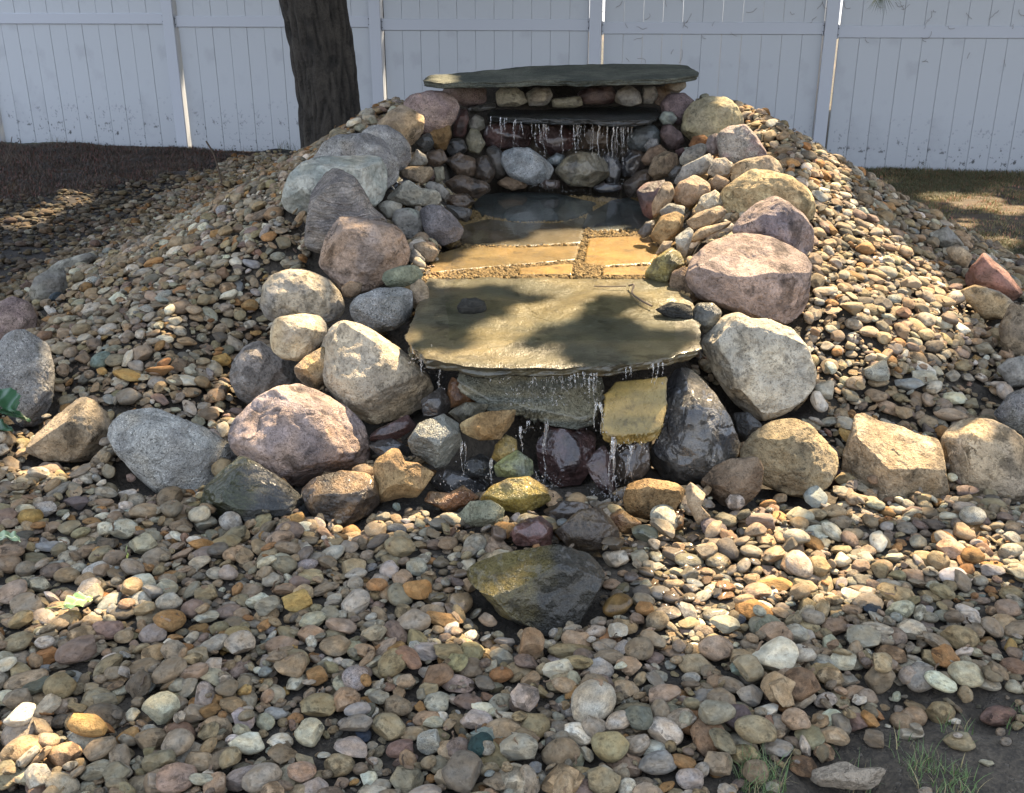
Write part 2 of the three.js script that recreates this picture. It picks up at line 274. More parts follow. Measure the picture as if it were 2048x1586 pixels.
rock('wet brown rock with a sunlit orange top beside the dark slate', 2.98, 'wetbrown', [600, 982, 628, 955, 681, 941, 738, 946, 757, 968, 760, 1005, 738, 1032, 686, 1054, 633, 1045, 613, 1013], { ...st, c1: [.34, .22, .12], ang: .5, planes: [[0, .9, .3, .7]] });
rock('tall grey granite boulder cut by the left edge of the photo', null, 'granite', [-30, 740, -8, 690, 15, 664, 45, 657, 100, 689, 109, 740, 104, 802, 82, 852, 40, 856, -10, 810], { ang: .4 });
rock('pinkish granite boulder behind the tall grey one at the left edge', null, 'pink', [-30, 640, -5, 605, 25, 591, 60, 604, 76, 635, 72, 662, 30, 685, -15, 680], { ang: .3 });
rock('rounded grey boulder on the far left slope beside the flat slab', null, 'grey', [57, 585, 68, 555, 100, 537, 130, 544, 136, 575, 121, 601, 90, 607, 62, 602], { ang: .3 });
rock('low brown flat rock behind the tall grey boulder on the left', null, 'brown', [28, 660, 50, 643, 76, 638, 97, 645, 104, 661, 90, 678, 60, 674], { ...st, ang: .3 });
rock('long flat grey slab lying on the far left slope', null, 'grey', [88, 541, 117, 522, 195, 499, 205, 511, 170, 532, 125, 549], { ...st, ang: .7, soft: 1 });

// rocks between the left wall and the stream
rock('dark purple upright stone left of the upper fall', 6.05, 'maroon', [905, 272, 907, 233, 919, 216, 935, 219, 939, 241, 928, 277], { ...st, wet: .1 });
rock('small grey round stone just left of the upper ledge', 6.1, 'grey', [936, 245, 950, 228, 968, 236, 971, 256, 955, 263, 938, 257], { ...st, c1: [.18, .18, .16] });
rock('amber stone below the pinkish boulder on the left', 5.9, 'ochre', [855, 268, 868, 247, 899, 247, 904, 268, 892, 302, 871, 300], { ...st, c1: [.24, .15, .07] });
rock('dark angular grey stone beside the amber one', 5.7, 'slate', [828, 280, 860, 263, 869, 287, 857, 304, 832, 304], { ...st, ang: .8 });
rock('small grey pyramid stone against the speckled granite boulder', 5.5, 'grey', [816, 331, 833, 298, 852, 310, 858, 331], { ...st, ang: .8, soft: 1 });
rock('dark grey lump of stone under the purple upright one', 6.0, 'dark', [892, 295, 903, 276, 927, 277, 935, 299, 919, 317, 898, 312], { ...st, c1: [.14, .13, .11] });
rock('olive egg shaped stone below the small grey round one', 6.05, 'olive', [931, 276, 942, 256, 958, 259, 971, 288, 958, 310, 938, 304], { ...st, c1: [.17, .16, .11], ang: .2 });
rock('flat tan pink stone beside the grey green boulder', 5.4, 'tan', [797, 342, 817, 333, 864, 333, 869, 354, 846, 371, 808, 356], { ...st, ang: .6 });
rock('blocky dark stone right of the flat tan pink one', 5.55, 'olive', [867, 334, 888, 333, 890, 358, 872, 371], st);
rock('whitish grey stone with a concave front left of the pool', 5.1, 'pale', [769, 398, 790, 377, 818, 359, 838, 376, 876, 380, 887, 401, 873, 412, 817, 413, 781, 402], { ...st, c1: [.36, .35, .31], c2: [.28, .27, .24], ang: .7 });
rock('small pale stone behind the whitish concave one', 5.2, 'grey', [847, 373, 857, 361, 885, 369, 904, 391, 891, 406, 871, 388], { ...st, ang: .6 });
rock('smooth grey stone standing left of the purple granite', 4.82, 'grey', [782, 438, 790, 420, 817, 415, 842, 424, 851, 444, 846, 473, 825, 495, 804, 481], { ...st, c1: [.27, .28, .25], ang: .3 });
rock('grey stone tucked behind the smooth standing one', 4.98, 'grey', [753, 410, 774, 400, 806, 408, 799, 426, 778, 442], { ...st, ang: .6 });
rock('purple grey granite boulder on the left bank of the stream', 4.75, 'granite', [837, 422, 856, 409, 885, 411, 912, 436, 928, 459, 920, 480, 885, 493, 855, 481, 844, 446], { ...st, c1: [.28, .255, .25], c2: [.19, .175, .175], ang: .4 });
rock('rough dark grey stone behind the purple granite', 4.98, 'dark', [887, 409, 911, 411, 948, 419, 935, 446, 918, 442], { ...st, c1: [.15, .14, .13], ang: .7 });
rock('small tan stone at the water below the purple granite', 4.45, 'tan', [824, 489, 848, 482, 877, 500, 869, 524, 846, 525], { ...st, c1: [.27, .22, .16], ang: .3 });
rock('small grey stone beside the tan one at the water', 4.4, 'grey', [816, 513, 829, 496, 851, 519, 846, 534, 824, 534], { ...st, ang: .3 });
rock('wet black brown rock left of the pool, uppermost of the dark pile', 5.9, 'wetbrown', [886, 319, 919, 305, 952, 317, 953, 352, 917, 354], st);
rock('wet dark rock leaning between the pile and the white boulder', 5.92, 'wetbrown', [948, 319, 973, 309, 991, 342, 982, 370, 952, 356], st);
rock('low wet brown slab at the left edge of the pool', 5.6, 'wetbrown', [886, 366, 919, 348, 973, 364, 987, 378, 956, 397, 911, 388], st);
rock('dark wet rock just above the stream left of the oval flagstone', 5.35, 'wetbrown', [893, 390, 934, 387, 952, 405, 930, 420, 893, 412], { ...st, ang: .6 });
rock('dark brown rock under the amber stone', 5.78, 'wetbrown', [854, 303, 884, 297, 897, 319, 874, 337, 850, 325], st);
rock('flat brown stone under the white boulder in the pool', 5.98, 'brown', [989, 367, 1012, 353, 1056, 357, 1056, 375, 1024, 381], { ...st, c1: [.17, .12, .08] });
rock('dark slanted stone left of the white boulder in the pool', 6.05, 'dark', [972, 295, 989, 289, 1020, 319, 1014, 357, 992, 358, 977, 328], st);

// the back wall under the upper ledge
rock('white granite boulder in the pool under the upper fall', 6.0, 'granite', [1004, 303, 1032, 294, 1059, 296, 1092, 318, 1109, 338, 1099, 359, 1067, 371, 1036, 363, 1015, 351, 1002, 326], { ...st, c1: [.42, .43, .42], c2: [.30, .32, .32], ang: .3 });
rock('olive grey boulder right of the white one under the upper fall', 6.02, 'olive', [1107, 343, 1126, 318, 1153, 302, 1192, 306, 1213, 323, 1221, 351, 1186, 375, 1138, 372], { ...st, c1: [.17, .15, .11], wet: .5 });
rock('wet maroon rock behind the left part of the upper fall', 6.18, 'maroon', [965, 272, 973, 251, 1012, 243, 1059, 250, 1069, 272, 1060, 293, 1005, 298, 972, 293], st);
rock('wet maroon rock behind the middle of the upper fall', 6.2, 'maroon', [1066, 284, 1080, 255, 1122, 246, 1150, 268, 1146, 297, 1102, 314], st);
rock('wet brown rock behind the right part of the upper fall', 6.2, 'wetbrown', [1150, 272, 1169, 250, 1208, 250, 1225, 276, 1210, 298, 1160, 299], st);
rock('dark wet rock at the right end of the pool', 6.1, 'wet', [1241, 319, 1259, 297, 1288, 301, 1292, 332, 1268, 353, 1245, 352], { ...st, c1: [.10, .08, .07] });
rock('smooth blue grey boulder right of the upper fall', 6.12, 'blue', [1253, 276, 1266, 255, 1302, 246, 1323, 264, 1323, 286, 1292, 306, 1257, 297], { ...st, ang: .2 });
rock('small wet stone between the white and the olive boulder', 6.1, 'blue', [1093, 319, 1114, 305, 1130, 311, 1124, 332, 1100, 333], { ...st, wet: .8 });
rock('square dark stone in the middle of the pool rim', 5.95, 'maroon', [1078, 370, 1091, 359, 1121, 361, 1121, 377, 1091, 379], { ...st, c1: [.08, .06, .05], ang: .8 });
rock('dark narrow rock right of the olive boulder', 6.12, 'wet', [1202, 313, 1223, 301, 1246, 334, 1234, 373, 1214, 373], st);
rock('low dark rock at the right edge of the pool', 5.95, 'wet', [1182, 375, 1208, 365, 1244, 369, 1244, 384, 1200, 386], { ...st, c1: [.07, .05, .045] });

// under the top slab
rock('pinkish grey boulder under the left end of the top slab', 6.25, 'pink', [882, 184, 895, 170, 942, 168, 974, 176, 972, 206, 936, 215, 908, 202], { ...st, c1: [.27, .21, .18], ang: .3 });
rock('whitish angular stone under the top slab, left', 6.2, 'pale', [991, 184, 1001, 174, 1028, 172, 1047, 185, 1057, 205, 1032, 214, 996, 214, 991, 198], { ...st, c1: [.38, .36, .30], c2: [.30, .28, .22], ang: .9, soft: 1 });
rock('small grey stone right of the whitish one under the top slab', 6.22, 'grey', [1051, 188, 1067, 176, 1099, 174, 1106, 190, 1096, 211, 1058, 213], { ...st, c1: [.28, .27, .23], ang: .5 });
rock('brick shaped olive stone in the middle under the top slab', 6.18, 'olive', [1103, 198, 1161, 191, 1166, 210, 1149, 216, 1105, 215], { ...st, ang: .7, soft: 1, cuts: 4 });
rock('long dark purple stone under the top slab, right of the middle', 6.24, 'maroon', [1152, 186, 1180, 173, 1228, 172, 1235, 194, 1224, 209, 1168, 209], { ...st, c1: [.14, .10, .09], wet: .05 });
rock('lumpy grey stone under the top slab, right', 6.2, 'grey', [1226, 206, 1235, 181, 1259, 169, 1279, 183, 1285, 206, 1262, 213], { ...st, c1: [.25, .22, .18], ang: .7 });
rock('grey egg shaped stone next to the lumpy one under the top slab', 6.26, 'grey', [1281, 190, 1286, 172, 1310, 172, 1317, 190, 1307, 207, 1285, 208], { ...st, c1: [.27, .25, .21], ang: .2 });
rock('gnarled grey brown stone hanging out under the right end of the top slab', 6.2, 'brown', [1326, 175, 1340, 156, 1369, 156, 1374, 172, 1360, 185, 1336, 183], { ...st, c1: [.22, .19, .15], ang: .9 });
rock('brown stone filling the gap below the gnarled one', 6.28, 'brown', [1309, 175, 1333, 172, 1347, 194, 1327, 216, 1309, 207], { ...st, c1: [.20, .15, .12] });
rock('dusky pink boulder right of the upper ledge', 6.22, 'pink', [1320, 207, 1337, 187, 1368, 185, 1390, 202, 1382, 231, 1361, 252, 1328, 244], { ...st, c1: [.23, .17, .16], c2: [.16, .12, .12], ang: .3 });
rock('thin dark ledge stone left above the upper fall', 6.15, 'slate', [933, 216, 981, 204, 994, 208, 990, 219, 942, 228], { ...st, ang: .6, deep: 1.6 });

// right wall, from the back to the front
rock('large round greenish tan boulder at the right of the top slab', 6.1, 'pale', [1361, 262, 1367, 229, 1383, 205, 1414, 193, 1452, 193, 1475, 211, 1489, 243, 1478, 266, 1440, 288, 1395, 293], { c1: [.37, .33, .22], c2: [.29, .26, .19], ang: .3 });
rock('small grey green egg stone right of the upper ledge', 6.08, 'blue', [1317, 237, 1326, 223, 1345, 223, 1355, 237, 1346, 250, 1325, 250], { ...st, c1: [.20, .22, .20], ang: .1, wet: 0 });
rock('dark purple block under the grey green egg stone', 6.0, 'maroon', [1319, 272, 1323, 252, 1339, 247, 1362, 265, 1370, 284, 1352, 302, 1328, 292], { ...st, c1: [.12, .09, .09], wet: 0, ang: .7 });
rock('brown stone right of the fall, left of the dark purple block', 5.9, 'brown', [1281, 319, 1298, 296, 1320, 289, 1337, 303, 1324, 321, 1290, 333], { ...st, c1: [.20, .14, .10] });
rock('rounded brown stone right of the pool with a lit right side', 5.7, 'brown', [1295, 345, 1307, 315, 1332, 300, 1355, 309, 1359, 326, 1337, 352, 1309, 362], { ...st, c1: [.25, .19, .13], ang: .4 });
rock('small speckled stone above the brown ones right of the fall', 6.02, 'granite', [1287, 293, 1298, 277, 1317, 277, 1318, 291, 1295, 305], { ...st, ang: .4 });
rock('small orange brown stone below the round greenish boulder', 5.85, 'rust', [1376, 291, 1386, 272, 1408, 269, 1420, 281, 1403, 293, 1388, 298], { ...st, wet: 0 });
rock('rough grey stone on the right crest left of the grey purple one', 5.6, 'grey', [1358, 317, 1373, 296, 1402, 285, 1419, 293, 1409, 311, 1377, 330, 1360, 330], { ...st, ang: .8 });
rock('grey purple stone leaning on the long pink and white boulder', 5.6, 'purple', [1407, 298, 1418, 271, 1433, 266, 1447, 278, 1441, 305, 1420, 313], { ...st, ang: .5 });
rock('long pink and white boulder lying on the right crest', 5.5, 'pink', [1431, 275, 1440, 262, 1459, 252, 1490, 248, 1511, 268, 1536, 309, 1520, 330, 1470, 335, 1441, 322], { c1: [.45, .33, .30], c2: [.42, .38, .32], ang: .4 });
rock('smooth tan rock on the right crest below the pink and white one', 5.1, 'tan', [1461, 364, 1466, 328, 1490, 318, 1540, 310, 1558, 322, 1571, 350, 1540, 374, 1484, 376], { c1: [.44, .36, .25], ang: .5, planes: [[-.8, 0, .6, .75]] });
rock('big rough yellow tan boulder on the right crest', 4.75, 'cream', [1438, 384, 1468, 362, 1500, 338, 1540, 340, 1578, 350, 1615, 375, 1631, 401, 1634, 428, 1612, 448, 1547, 460, 1475, 452, 1450, 418], { c1: [.46, .38, .23], c2: [.38, .29, .17], ang: .6, planes: [[-.8, 0, .7, .7]] });
rock('purple brown hump backed boulder behind the large pink slab stone', 4.42, 'purple', [1462, 463, 1484, 428, 1515, 403, 1550, 391, 1578, 404, 1611, 432, 1628, 461, 1628, 497, 1613, 520, 1560, 520, 1500, 495], { c1: [.33, .26, .24], c2: [.26, .22, .24], ang: .5 });
rock('very large pink purple slab like boulder on the right of the stream', 4.05, 'purple', [1368, 568, 1380, 519, 1421, 482, 1465, 460, 1493, 453, 1534, 458, 1568, 479, 1614, 510, 1624, 532, 1614, 620, 1578, 649, 1503, 639, 1436, 610, 1388, 594], { c1: [.40, .305, .265], c2: [.31, .245, .225], ang: .4, planes: [[-.05, .93, .38, .40], [0, .12, 1, .72]], soft: 2, rough: .03 });
rock('large rounded white tan boulder right of the front slab', 3.6, 'pale', [1400, 681, 1428, 648, 1449, 629, 1486, 625, 1502, 640, 1541, 639, 1584, 659, 1618, 696, 1631, 737, 1628, 780, 1602, 807, 1561, 831, 1527, 841, 1484, 823, 1454, 789, 1433, 759, 1413, 714], { c1: [.50, .44, .35], c2: [.41, .38, .33], ang: .4, planes: [[.1, .35, .93, .62], [-.95, -.1, .4, .84]], soft: 3 });
rock('big dark wet boulder right of the cascade', 3.32, 'wet', [1333, 765, 1352, 735, 1381, 737, 1432, 788, 1466, 846, 1482, 896, 1466, 931, 1418, 962, 1376, 970, 1314, 954, 1296, 914, 1320, 864, 1329, 806], { c1: [.11, .10, .09], ang: .6, planes: [[-.6, .3, .6, .8], [.55, .4, .6, .74]] });
rock('dark triangular stone between the wet boulder and the white tan one', 3.45, 'dark', [1465, 826, 1497, 824, 1526, 850, 1505, 872, 1480, 884], { ...st, c1: [.15, .13, .12], ang: .6 });
rock('yellowish brown boulder in the right front row beside the wet one', 3.15, 'ochre', [1479, 901, 1503, 866, 1541, 842, 1589, 837, 1619, 849, 1651, 877, 1680, 904, 1676, 943, 1658, 974, 1616, 996, 1572, 990, 1520, 965, 1485, 930], { c1: [.36, .285, .175], c2: [.26, .21, .14], ang: .7, planes: [[.55, .5, .6, .74], [-.5, .2, .8, .76]] });
rock('low brown rock in front of the dark wet boulder', 3.0, 'brown', [1400, 964, 1428, 932, 1462, 917, 1514, 913, 1529, 935, 1522, 981, 1488, 1014, 1445, 1012, 1410, 987], { ...st, c1: [.24, .18, .13], ang: .7 });
rock('flat topped tan block with a bright top in the right front row', 3.22, 'cream', [1684, 911, 1704, 857, 1710, 829, 1728, 825, 1759, 842, 1803, 852, 1836, 866, 1879, 876, 1887, 908, 1901, 1002, 1861, 1017, 1793, 1021, 1725, 1007, 1709, 964, 1682, 954], { c1: [.46, .37, .26], c2: [.37, .28, .18], ang: .3, soft: 1, rough: .03, planes: [[.12, .88, .45, .46], [.10, .02, 1, .62], [-.85, .0, .55, .72]] });
rock('small dark maroon stone squeezed between the two right front boulders', 3.2, 'maroon', [1655, 968, 1679, 932, 1685, 964, 1671, 988], { ...st, wet: 0 });
rock('smooth round tan boulder at the right edge of the front row', 3.25, 'tan', [1881, 877, 1902, 849, 1936, 833, 1980, 838, 2018, 856, 2050, 880, 2068, 918, 2068, 988, 2048, 1020, 1998, 1017, 1936, 1007, 1901, 968, 1890, 918], { c1: [.44, .35, .24], c2: [.38, .31, .23], ang: .2 });
rock('grey speckled boulder behind the round tan one at the right edge', null, 'granite', [1986, 827, 2018, 787, 2048, 776, 2076, 778, 2080, 866, 2046, 884, 2014, 860], { c1: [.24, .23, .19], ang: .3 });
rock('smooth grey rock above the speckled one at the right edge', null, 'grey', [1992, 735, 2018, 716, 2048, 712, 2064, 744, 2050, 772, 2018, 775], { c1: [.31, .29, .27], ang: .2 });
rock('upright tan rock at the right edge of the slope', null, 'tan', [1997, 652, 2022, 605, 2048, 611, 2068, 640, 2052, 716, 2005, 713], { ang: .7, soft: 2 });
rock('yellow and grey rounded rock left of the upright tan one', null, 'ochre', [1917, 582, 1949, 569, 2000, 583, 2030, 606, 2011, 638, 1968, 638, 1932, 602], { c1: [.40, .30, .18], c2: [.31, .28, .24], ang: .3 });
rock('reddish triangular rock on the far right of the slope', null, 'red', [1924, 553, 1968, 504, 2015, 545, 2050, 587, 2030, 609, 1984, 582, 1932, 573], { ang: .7, soft: 1 });
rock('grey pyramid rock at the edge of the lawn', null, 'grey', [1858, 466, 1895, 452, 1922, 480, 1930, 492, 1892, 497, 1863, 482], { ...st, ang: .7, soft: 1 });
rock('tan rock between the grey pyramid and the reddish triangle', null, 'tan', [1890, 497, 1914, 487, 1948, 511, 1932, 540, 1900, 517], { ...st, ang: .5 });

// rocks between the right wall and the stream
rock('flat grey stone slanting up on the right bank', 5.3, 'grey', [1347, 364, 1364, 333, 1421, 305, 1434, 316, 1416, 346, 1389, 356, 1353, 371], { ...st, c1: [.32, .31, .29], ang: .8, soft: 1 });
rock('pale rough stone right of the slanting grey one', 5.2, 'cream', [1413, 348, 1427, 318, 1449, 315, 1467, 328, 1456, 360, 1432, 355], { ...st, c1: [.40, .35, .29], ang: .7 });
rock('round tan brown stone in the middle of the right bank', 5.05, 'tan', [1344, 386, 1358, 365, 1389, 349, 1420, 366, 1421, 386, 1396, 404, 1377, 416, 1350, 406], { ...st, c1: [.36, .26, .18], ang: .3, planes: [[.1, .85, .4, .72]] });
rock('small round stone right of the tan brown one', 5.1, 'brown', [1420, 363, 1433, 349, 1452, 356, 1464, 369, 1447, 383, 1423, 382], { ...st, c1: [.33, .25, .18], ang: .2 });
rock('wet maroon stone at the right edge of the stream', 5.2, 'maroon', [1272, 383, 1291, 365, 1333, 359, 1328, 384, 1309, 409, 1306, 442, 1287, 431], { ...st, c1: [.18, .10, .09], wet: .2 });
rock('tan slab leaning beside the wet maroon stone', 5.0, 'tan', [1303, 409, 1326, 365, 1343, 362, 1350, 385, 1340, 409, 1321, 424, 1307, 443], { ...st, c1: [.38, .29, .20], ang: .7 });
rock('rough yellow brown stone at the right edge of the stream', 4.75, 'ochre', [1300, 471, 1320, 434, 1351, 422, 1369, 432, 1363, 459, 1346, 476, 1320, 489, 1302, 486], { ...st, c1: [.36, .26, .14], ang: .5 });
rock('pale angular stone above the tan wedge on the right bank', 4.8, 'cream', [1388, 421, 1402, 393, 1430, 379, 1448, 394, 1445, 415, 1422, 424, 1394, 433], { ...st, ang: .8, soft: 1 });
rock('tan wedge of stone below the pale angular one', 4.65, 'tan', [1371, 443, 1395, 425, 1440, 411, 1454, 420, 1448, 434, 1422, 451, 1386, 460], { ...st, c1: [.43, .33, .22], ang: .7, soft: 1 });
rock('long thin tan stone lying under the wedge', 4.52, 'tan', [1371, 478, 1402, 456, 1462, 441, 1464, 452, 1434, 464, 1403, 479, 1377, 490], { ...st, c1: [.46, .35, .22], ang: .5, soft: 1 });
rock('mossy yellow stone at the right rim of the sunny flagstones', 4.22, 'moss', [1286, 552, 1307, 519, 1342, 494, 1360, 505, 1370, 525, 1340, 560, 1336, 571, 1307, 564], { ...st, c1: [.34, .27, .08], c2: [.20, .17, .06], ang: .4 });
rock('brown stone between the mossy one and the large pink slab boulder', 4.1, 'brown', [1338, 570, 1345, 542, 1373, 532, 1380, 565, 1398, 595, 1382, 612, 1357, 602], { ...st, c1: [.27, .19, .15] });
rock('dark flat slate piece lying on the right of the front slab', 3.72, 'slate', [1309, 619, 1342, 603, 1383, 611, 1388, 638, 1371, 652, 1335, 636], { ...st, ang: .6, soft: 1, rough: .03, wet: 0, c1: [.06, .058, .05], c2: [.04, .04, .036] });
rock('dark mottled round stone under the large pink slab boulder', 3.72, 'dark', [1383, 622, 1395, 605, 1427, 605, 1445, 625, 1434, 652, 1408, 667, 1388, 652], { ...st, c1: [.17, .15, .11], c2: [.08, .08, .07], ang: .3 });
rock('grey plate of stone under the long thin tan one', 4.45, 'grey', [1350, 474, 1377, 453, 1388, 461, 1379, 491, 1371, 517, 1354, 500], { ...st, ang: .7 });
rock('small tan shard behind the mossy yellow stone', 4.4, 'tan', [1309, 509, 1326, 482, 1346, 482, 1337, 504], { ...st, ang: .8, soft: 1 });
rock('small dark stone at the right waterline by the sunny flagstones', 4.8, 'dark', [1275, 465, 1291, 444, 1311, 439, 1306, 466, 1285, 479], st);
rock('slanted dark brown rock at the right end of the pool', 5.75, 'wetbrown', [1246, 367, 1279, 340, 1299, 337, 1303, 358, 1274, 388, 1254, 396], st);
rock('rough grey stone under the round tan brown one', 4.88, 'grey', [1319, 421, 1339, 406, 1371, 412, 1368, 431, 1325, 435], { ...st, ang: .7 });
rock('dark stone in the gap left of the slanting grey one', 5.45, 'dark', [1335, 351, 1351, 330, 1368, 333, 1352, 360], st);
rock('small dark red stone above the gap on the right bank', 5.75, 'maroon', [1350, 301, 1367, 294, 1372, 307, 1354, 314], { ...st, wet: 0 });

// the cascade below the front slab
const cas = { ...st, cascade: true };
rock('wet rust coloured stone at the left under the front slab', 3.42, 'rust', [889, 793, 903, 753, 922, 762, 955, 784, 963, 802, 899, 816], cas);
rock('flat sunlit tan stone in the left of the cascade', 3.13, 'ochre', [917, 847, 965, 824, 1033, 818, 1031, 843, 1000, 877, 957, 881, 923, 865], { ...cas, c1: [.46, .34, .18], ang: .8, soft: 1, planes: [[0, .9, .45, .6]] });
rock('flat grey stone behind the sunlit tan one in the cascade', 3.28, 'olive', [893, 826, 932, 804, 980, 808, 967, 826, 920, 846], { ...cas, ang: .5 });
rock('black and white speckled block left in the cascade', 3.12, 'granite', [815, 880, 837, 845, 887, 828, 918, 846, 926, 890, 897, 930, 874, 938, 823, 906], { ...cas, c1: [.33, .32, .26], c2: [.20, .20, .17], ang: .7, wet: .3, planes: [[.7, -.3, .6, .6]] });
rock('star shaped orange rock at the left foot of the cascade', 3.02, 'ochre', [740, 939, 758, 903, 779, 887, 800, 900, 810, 924, 835, 925, 870, 946, 851, 973, 833, 995, 808, 995, 758, 1008, 748, 981], { ...cas, c1: [.42, .29, .15], c2: [.30, .20, .11], ang: .6, planes: [[.6, .3, .7, .66]] });
rock('small mossy tan stone under the sunlit flat one in the cascade', 3.12, 'moss', [982, 918, 990, 891, 1011, 868, 1034, 879, 1034, 906, 995, 924], { ...cas, c1: [.40, .28, .09], ang: .5 });
rock('green stone with a sunlit edge low in the cascade', 3.08, 'green', [986, 931, 1032, 899, 1066, 921, 1067, 948, 1053, 957, 992, 954], { ...cas, c1: [.24, .25, .11], ang: .7, wet: .4, soft: 1 });
rock('dark wet block left of the green stone', 3.14, 'slate', [926, 926, 961, 907, 992, 924, 992, 955, 934, 953], { ...cas, ang: .5 });
rock('round wet maroon boulder under the middle of the cascade', 3.3, 'maroon', [1071, 890, 1098, 849, 1148, 845, 1192, 867, 1189, 931, 1162, 969, 1119, 975, 1080, 950], { ...cas, wet: .9, ang: .3 });
rock('wedge shaped wet maroon stone under the right slab of the cascade', 3.12, 'maroon', [1170, 930, 1190, 903, 1211, 886, 1226, 929, 1230, 982, 1210, 992, 1188, 965], { ...cas, ang: .7 });
rock('wet brown stone under the right slab of the cascade', 3.22, 'wetbrown', [1222, 889, 1298, 877, 1300, 938, 1275, 966, 1230, 976], { ...cas, wet: .9 });
rock('dark wet plate behind the star shaped rock', 3.3, 'maroon', [735, 868, 816, 828, 836, 854, 788, 882, 741, 884], { ...cas, wet: .6 });
rock('dark stone in the hole left of the speckled block', 3.25, 'wet', [735, 890, 775, 872, 822, 896, 812, 930, 770, 926], cas);
rock('dark wet stone below the tip of the whitish tan boulder', 3.4, 'wet', [842, 800, 886, 770, 905, 812, 880, 840, 846, 838], cas);
rock('dark wet stone at the foot of the cascade left of the mossy one', 3.15, 'wet', [857, 972, 874, 936, 941, 945, 980, 966, 955, 994, 899, 998], cas);
rock('flat sunlit orange stone at the foot of the cascade', 2.98, 'rust', [847, 1002, 858, 982, 899, 986, 926, 970, 959, 995, 901, 1028], { ...cas, c1: [.44, .28, .14], ang: .5, wet: .1 });
rock('yellow mossy oval stone at the foot of the cascade', 2.93, 'moss', [957, 1001, 978, 974, 1015, 957, 1057, 953, 1092, 971, 1104, 1001, 1078, 1015, 1044, 1031, 1002, 1019], { ...cas, c1: [.33, .25, .06], c2: [.20, .15, .07], ang: .3 });
rock('grey green rounded stone in front of the yellow mossy one', 2.82, 'green', [914, 1030, 941, 1003, 982, 1000, 1013, 1020, 1009, 1057, 941, 1052], { ...cas, c1: [.21, .21, .16], ang: .3 });
rock('wet purple stone behind the mossy dark front boulder, left', 2.7, 'maroon', [1017, 1067, 1040, 1040, 1086, 1029, 1109, 1054, 1107, 1092, 1032, 1092], { ...cas, c1: [.16, .08, .07], ang: .7 });
rock('wet brown stone right of the yellow mossy one', 2.9, 'wetbrown', [1084, 1021, 1127, 1001, 1178, 1007, 1175, 1037, 1115, 1050], { ...cas, wet: .8 });
rock('dark wet brown rock behind the mossy dark front boulder, right', 2.72, 'wetbrown', [1109, 1064, 1161, 1019, 1206, 1014, 1233, 1045, 1241, 1076, 1210, 1100, 1148, 1104], { ...cas, c1: [.11, .08, .05], ang: .5 });
rock('orange stone right of the dark wet brown one', 2.8, 'rust', [1217, 1026, 1239, 1015, 1283, 1045, 1266, 1070, 1231, 1062], { ...cas, c1: [.40, .24, .10], ang: .5 });
rock('flat faced tan brown stone at the right foot of the cascade', 2.95, 'ochre', [1246, 996, 1256, 965, 1293, 957, 1352, 965, 1374, 983, 1349, 1023, 1298, 1041, 1250, 1029], { ...cas, c1: [.34, .23, .12], ang: .5, planes: [[0, .1, 1, .6], [.1, 1, .1, .8]] });
rock('mottled tan stone right of the flat faced one', 2.82, 'tan', [1368, 976, 1381, 963, 1412, 987, 1403, 1013, 1424, 1035, 1397, 1053, 1375, 1010], { ...cas, ang: .6 });
rock('dark mossy triangular boulder alone in the front of the stream', null, 'wet', [920, 1147, 941, 1125, 1001, 1105, 1069, 1096, 1121, 1089, 1181, 1105, 1215, 1138, 1211, 1160, 1179, 1209, 1155, 1253, 1101, 1276, 1045, 1252, 1003, 1233, 971, 1192], { c1: [.05, .048, .042], c2: [.03, .03, .027], ang: .5, wet: .4, moss: .6, mossAt: [-1.7, .35], mossColor: [.17, .135, .035], planes: [[-.35, .85, .2, .55], [.15, .3, .95, .62]], bump: .02 });
rock('small dark stone lying alone on the front slab', 3.78, 'slate', [914, 613, 925, 597, 950, 595, 969, 602, 974, 619, 955, 631, 919, 629], { ...st, ang: .4, soft: 2, bump: .006, wet: 0, c1: [.042, .04, .034], c2: [.03, .03, .026] });
rock('long flat tan stone lying in the soil at the bottom right', null, 'pale', [1604, 1550, 1636, 1536, 1690, 1522, 1722, 1537, 1760, 1532, 1774, 1540, 1762, 1570, 1735, 1580, 1690, 1578, 1640, 1574], { ...st, c1: [.33, .28, .23], c2: [.28, .24, .20], ang: .6, soft: 2, group: undefined });
rock('flat grey green stone sunk in the soil right of the long flat one', 1.985, 'olive', [1742, 1482, 1770, 1468, 1830, 1488, 1852, 1530, 1792, 1542, 1754, 1532], { ...st, ang: .6, soft: 1, group: undefined, deep: .35, c1: [.16, .15, .12] });
rock('squarish grey stone sunk in the soil at the lower right', 1.96, 'olive', [1896, 1494, 1960, 1490, 1988, 1514, 1934, 1532, 1900, 1522], { ...st, ang: .6, soft: 1, group: undefined, deep: .4, c1: [.15, .15, .13] });
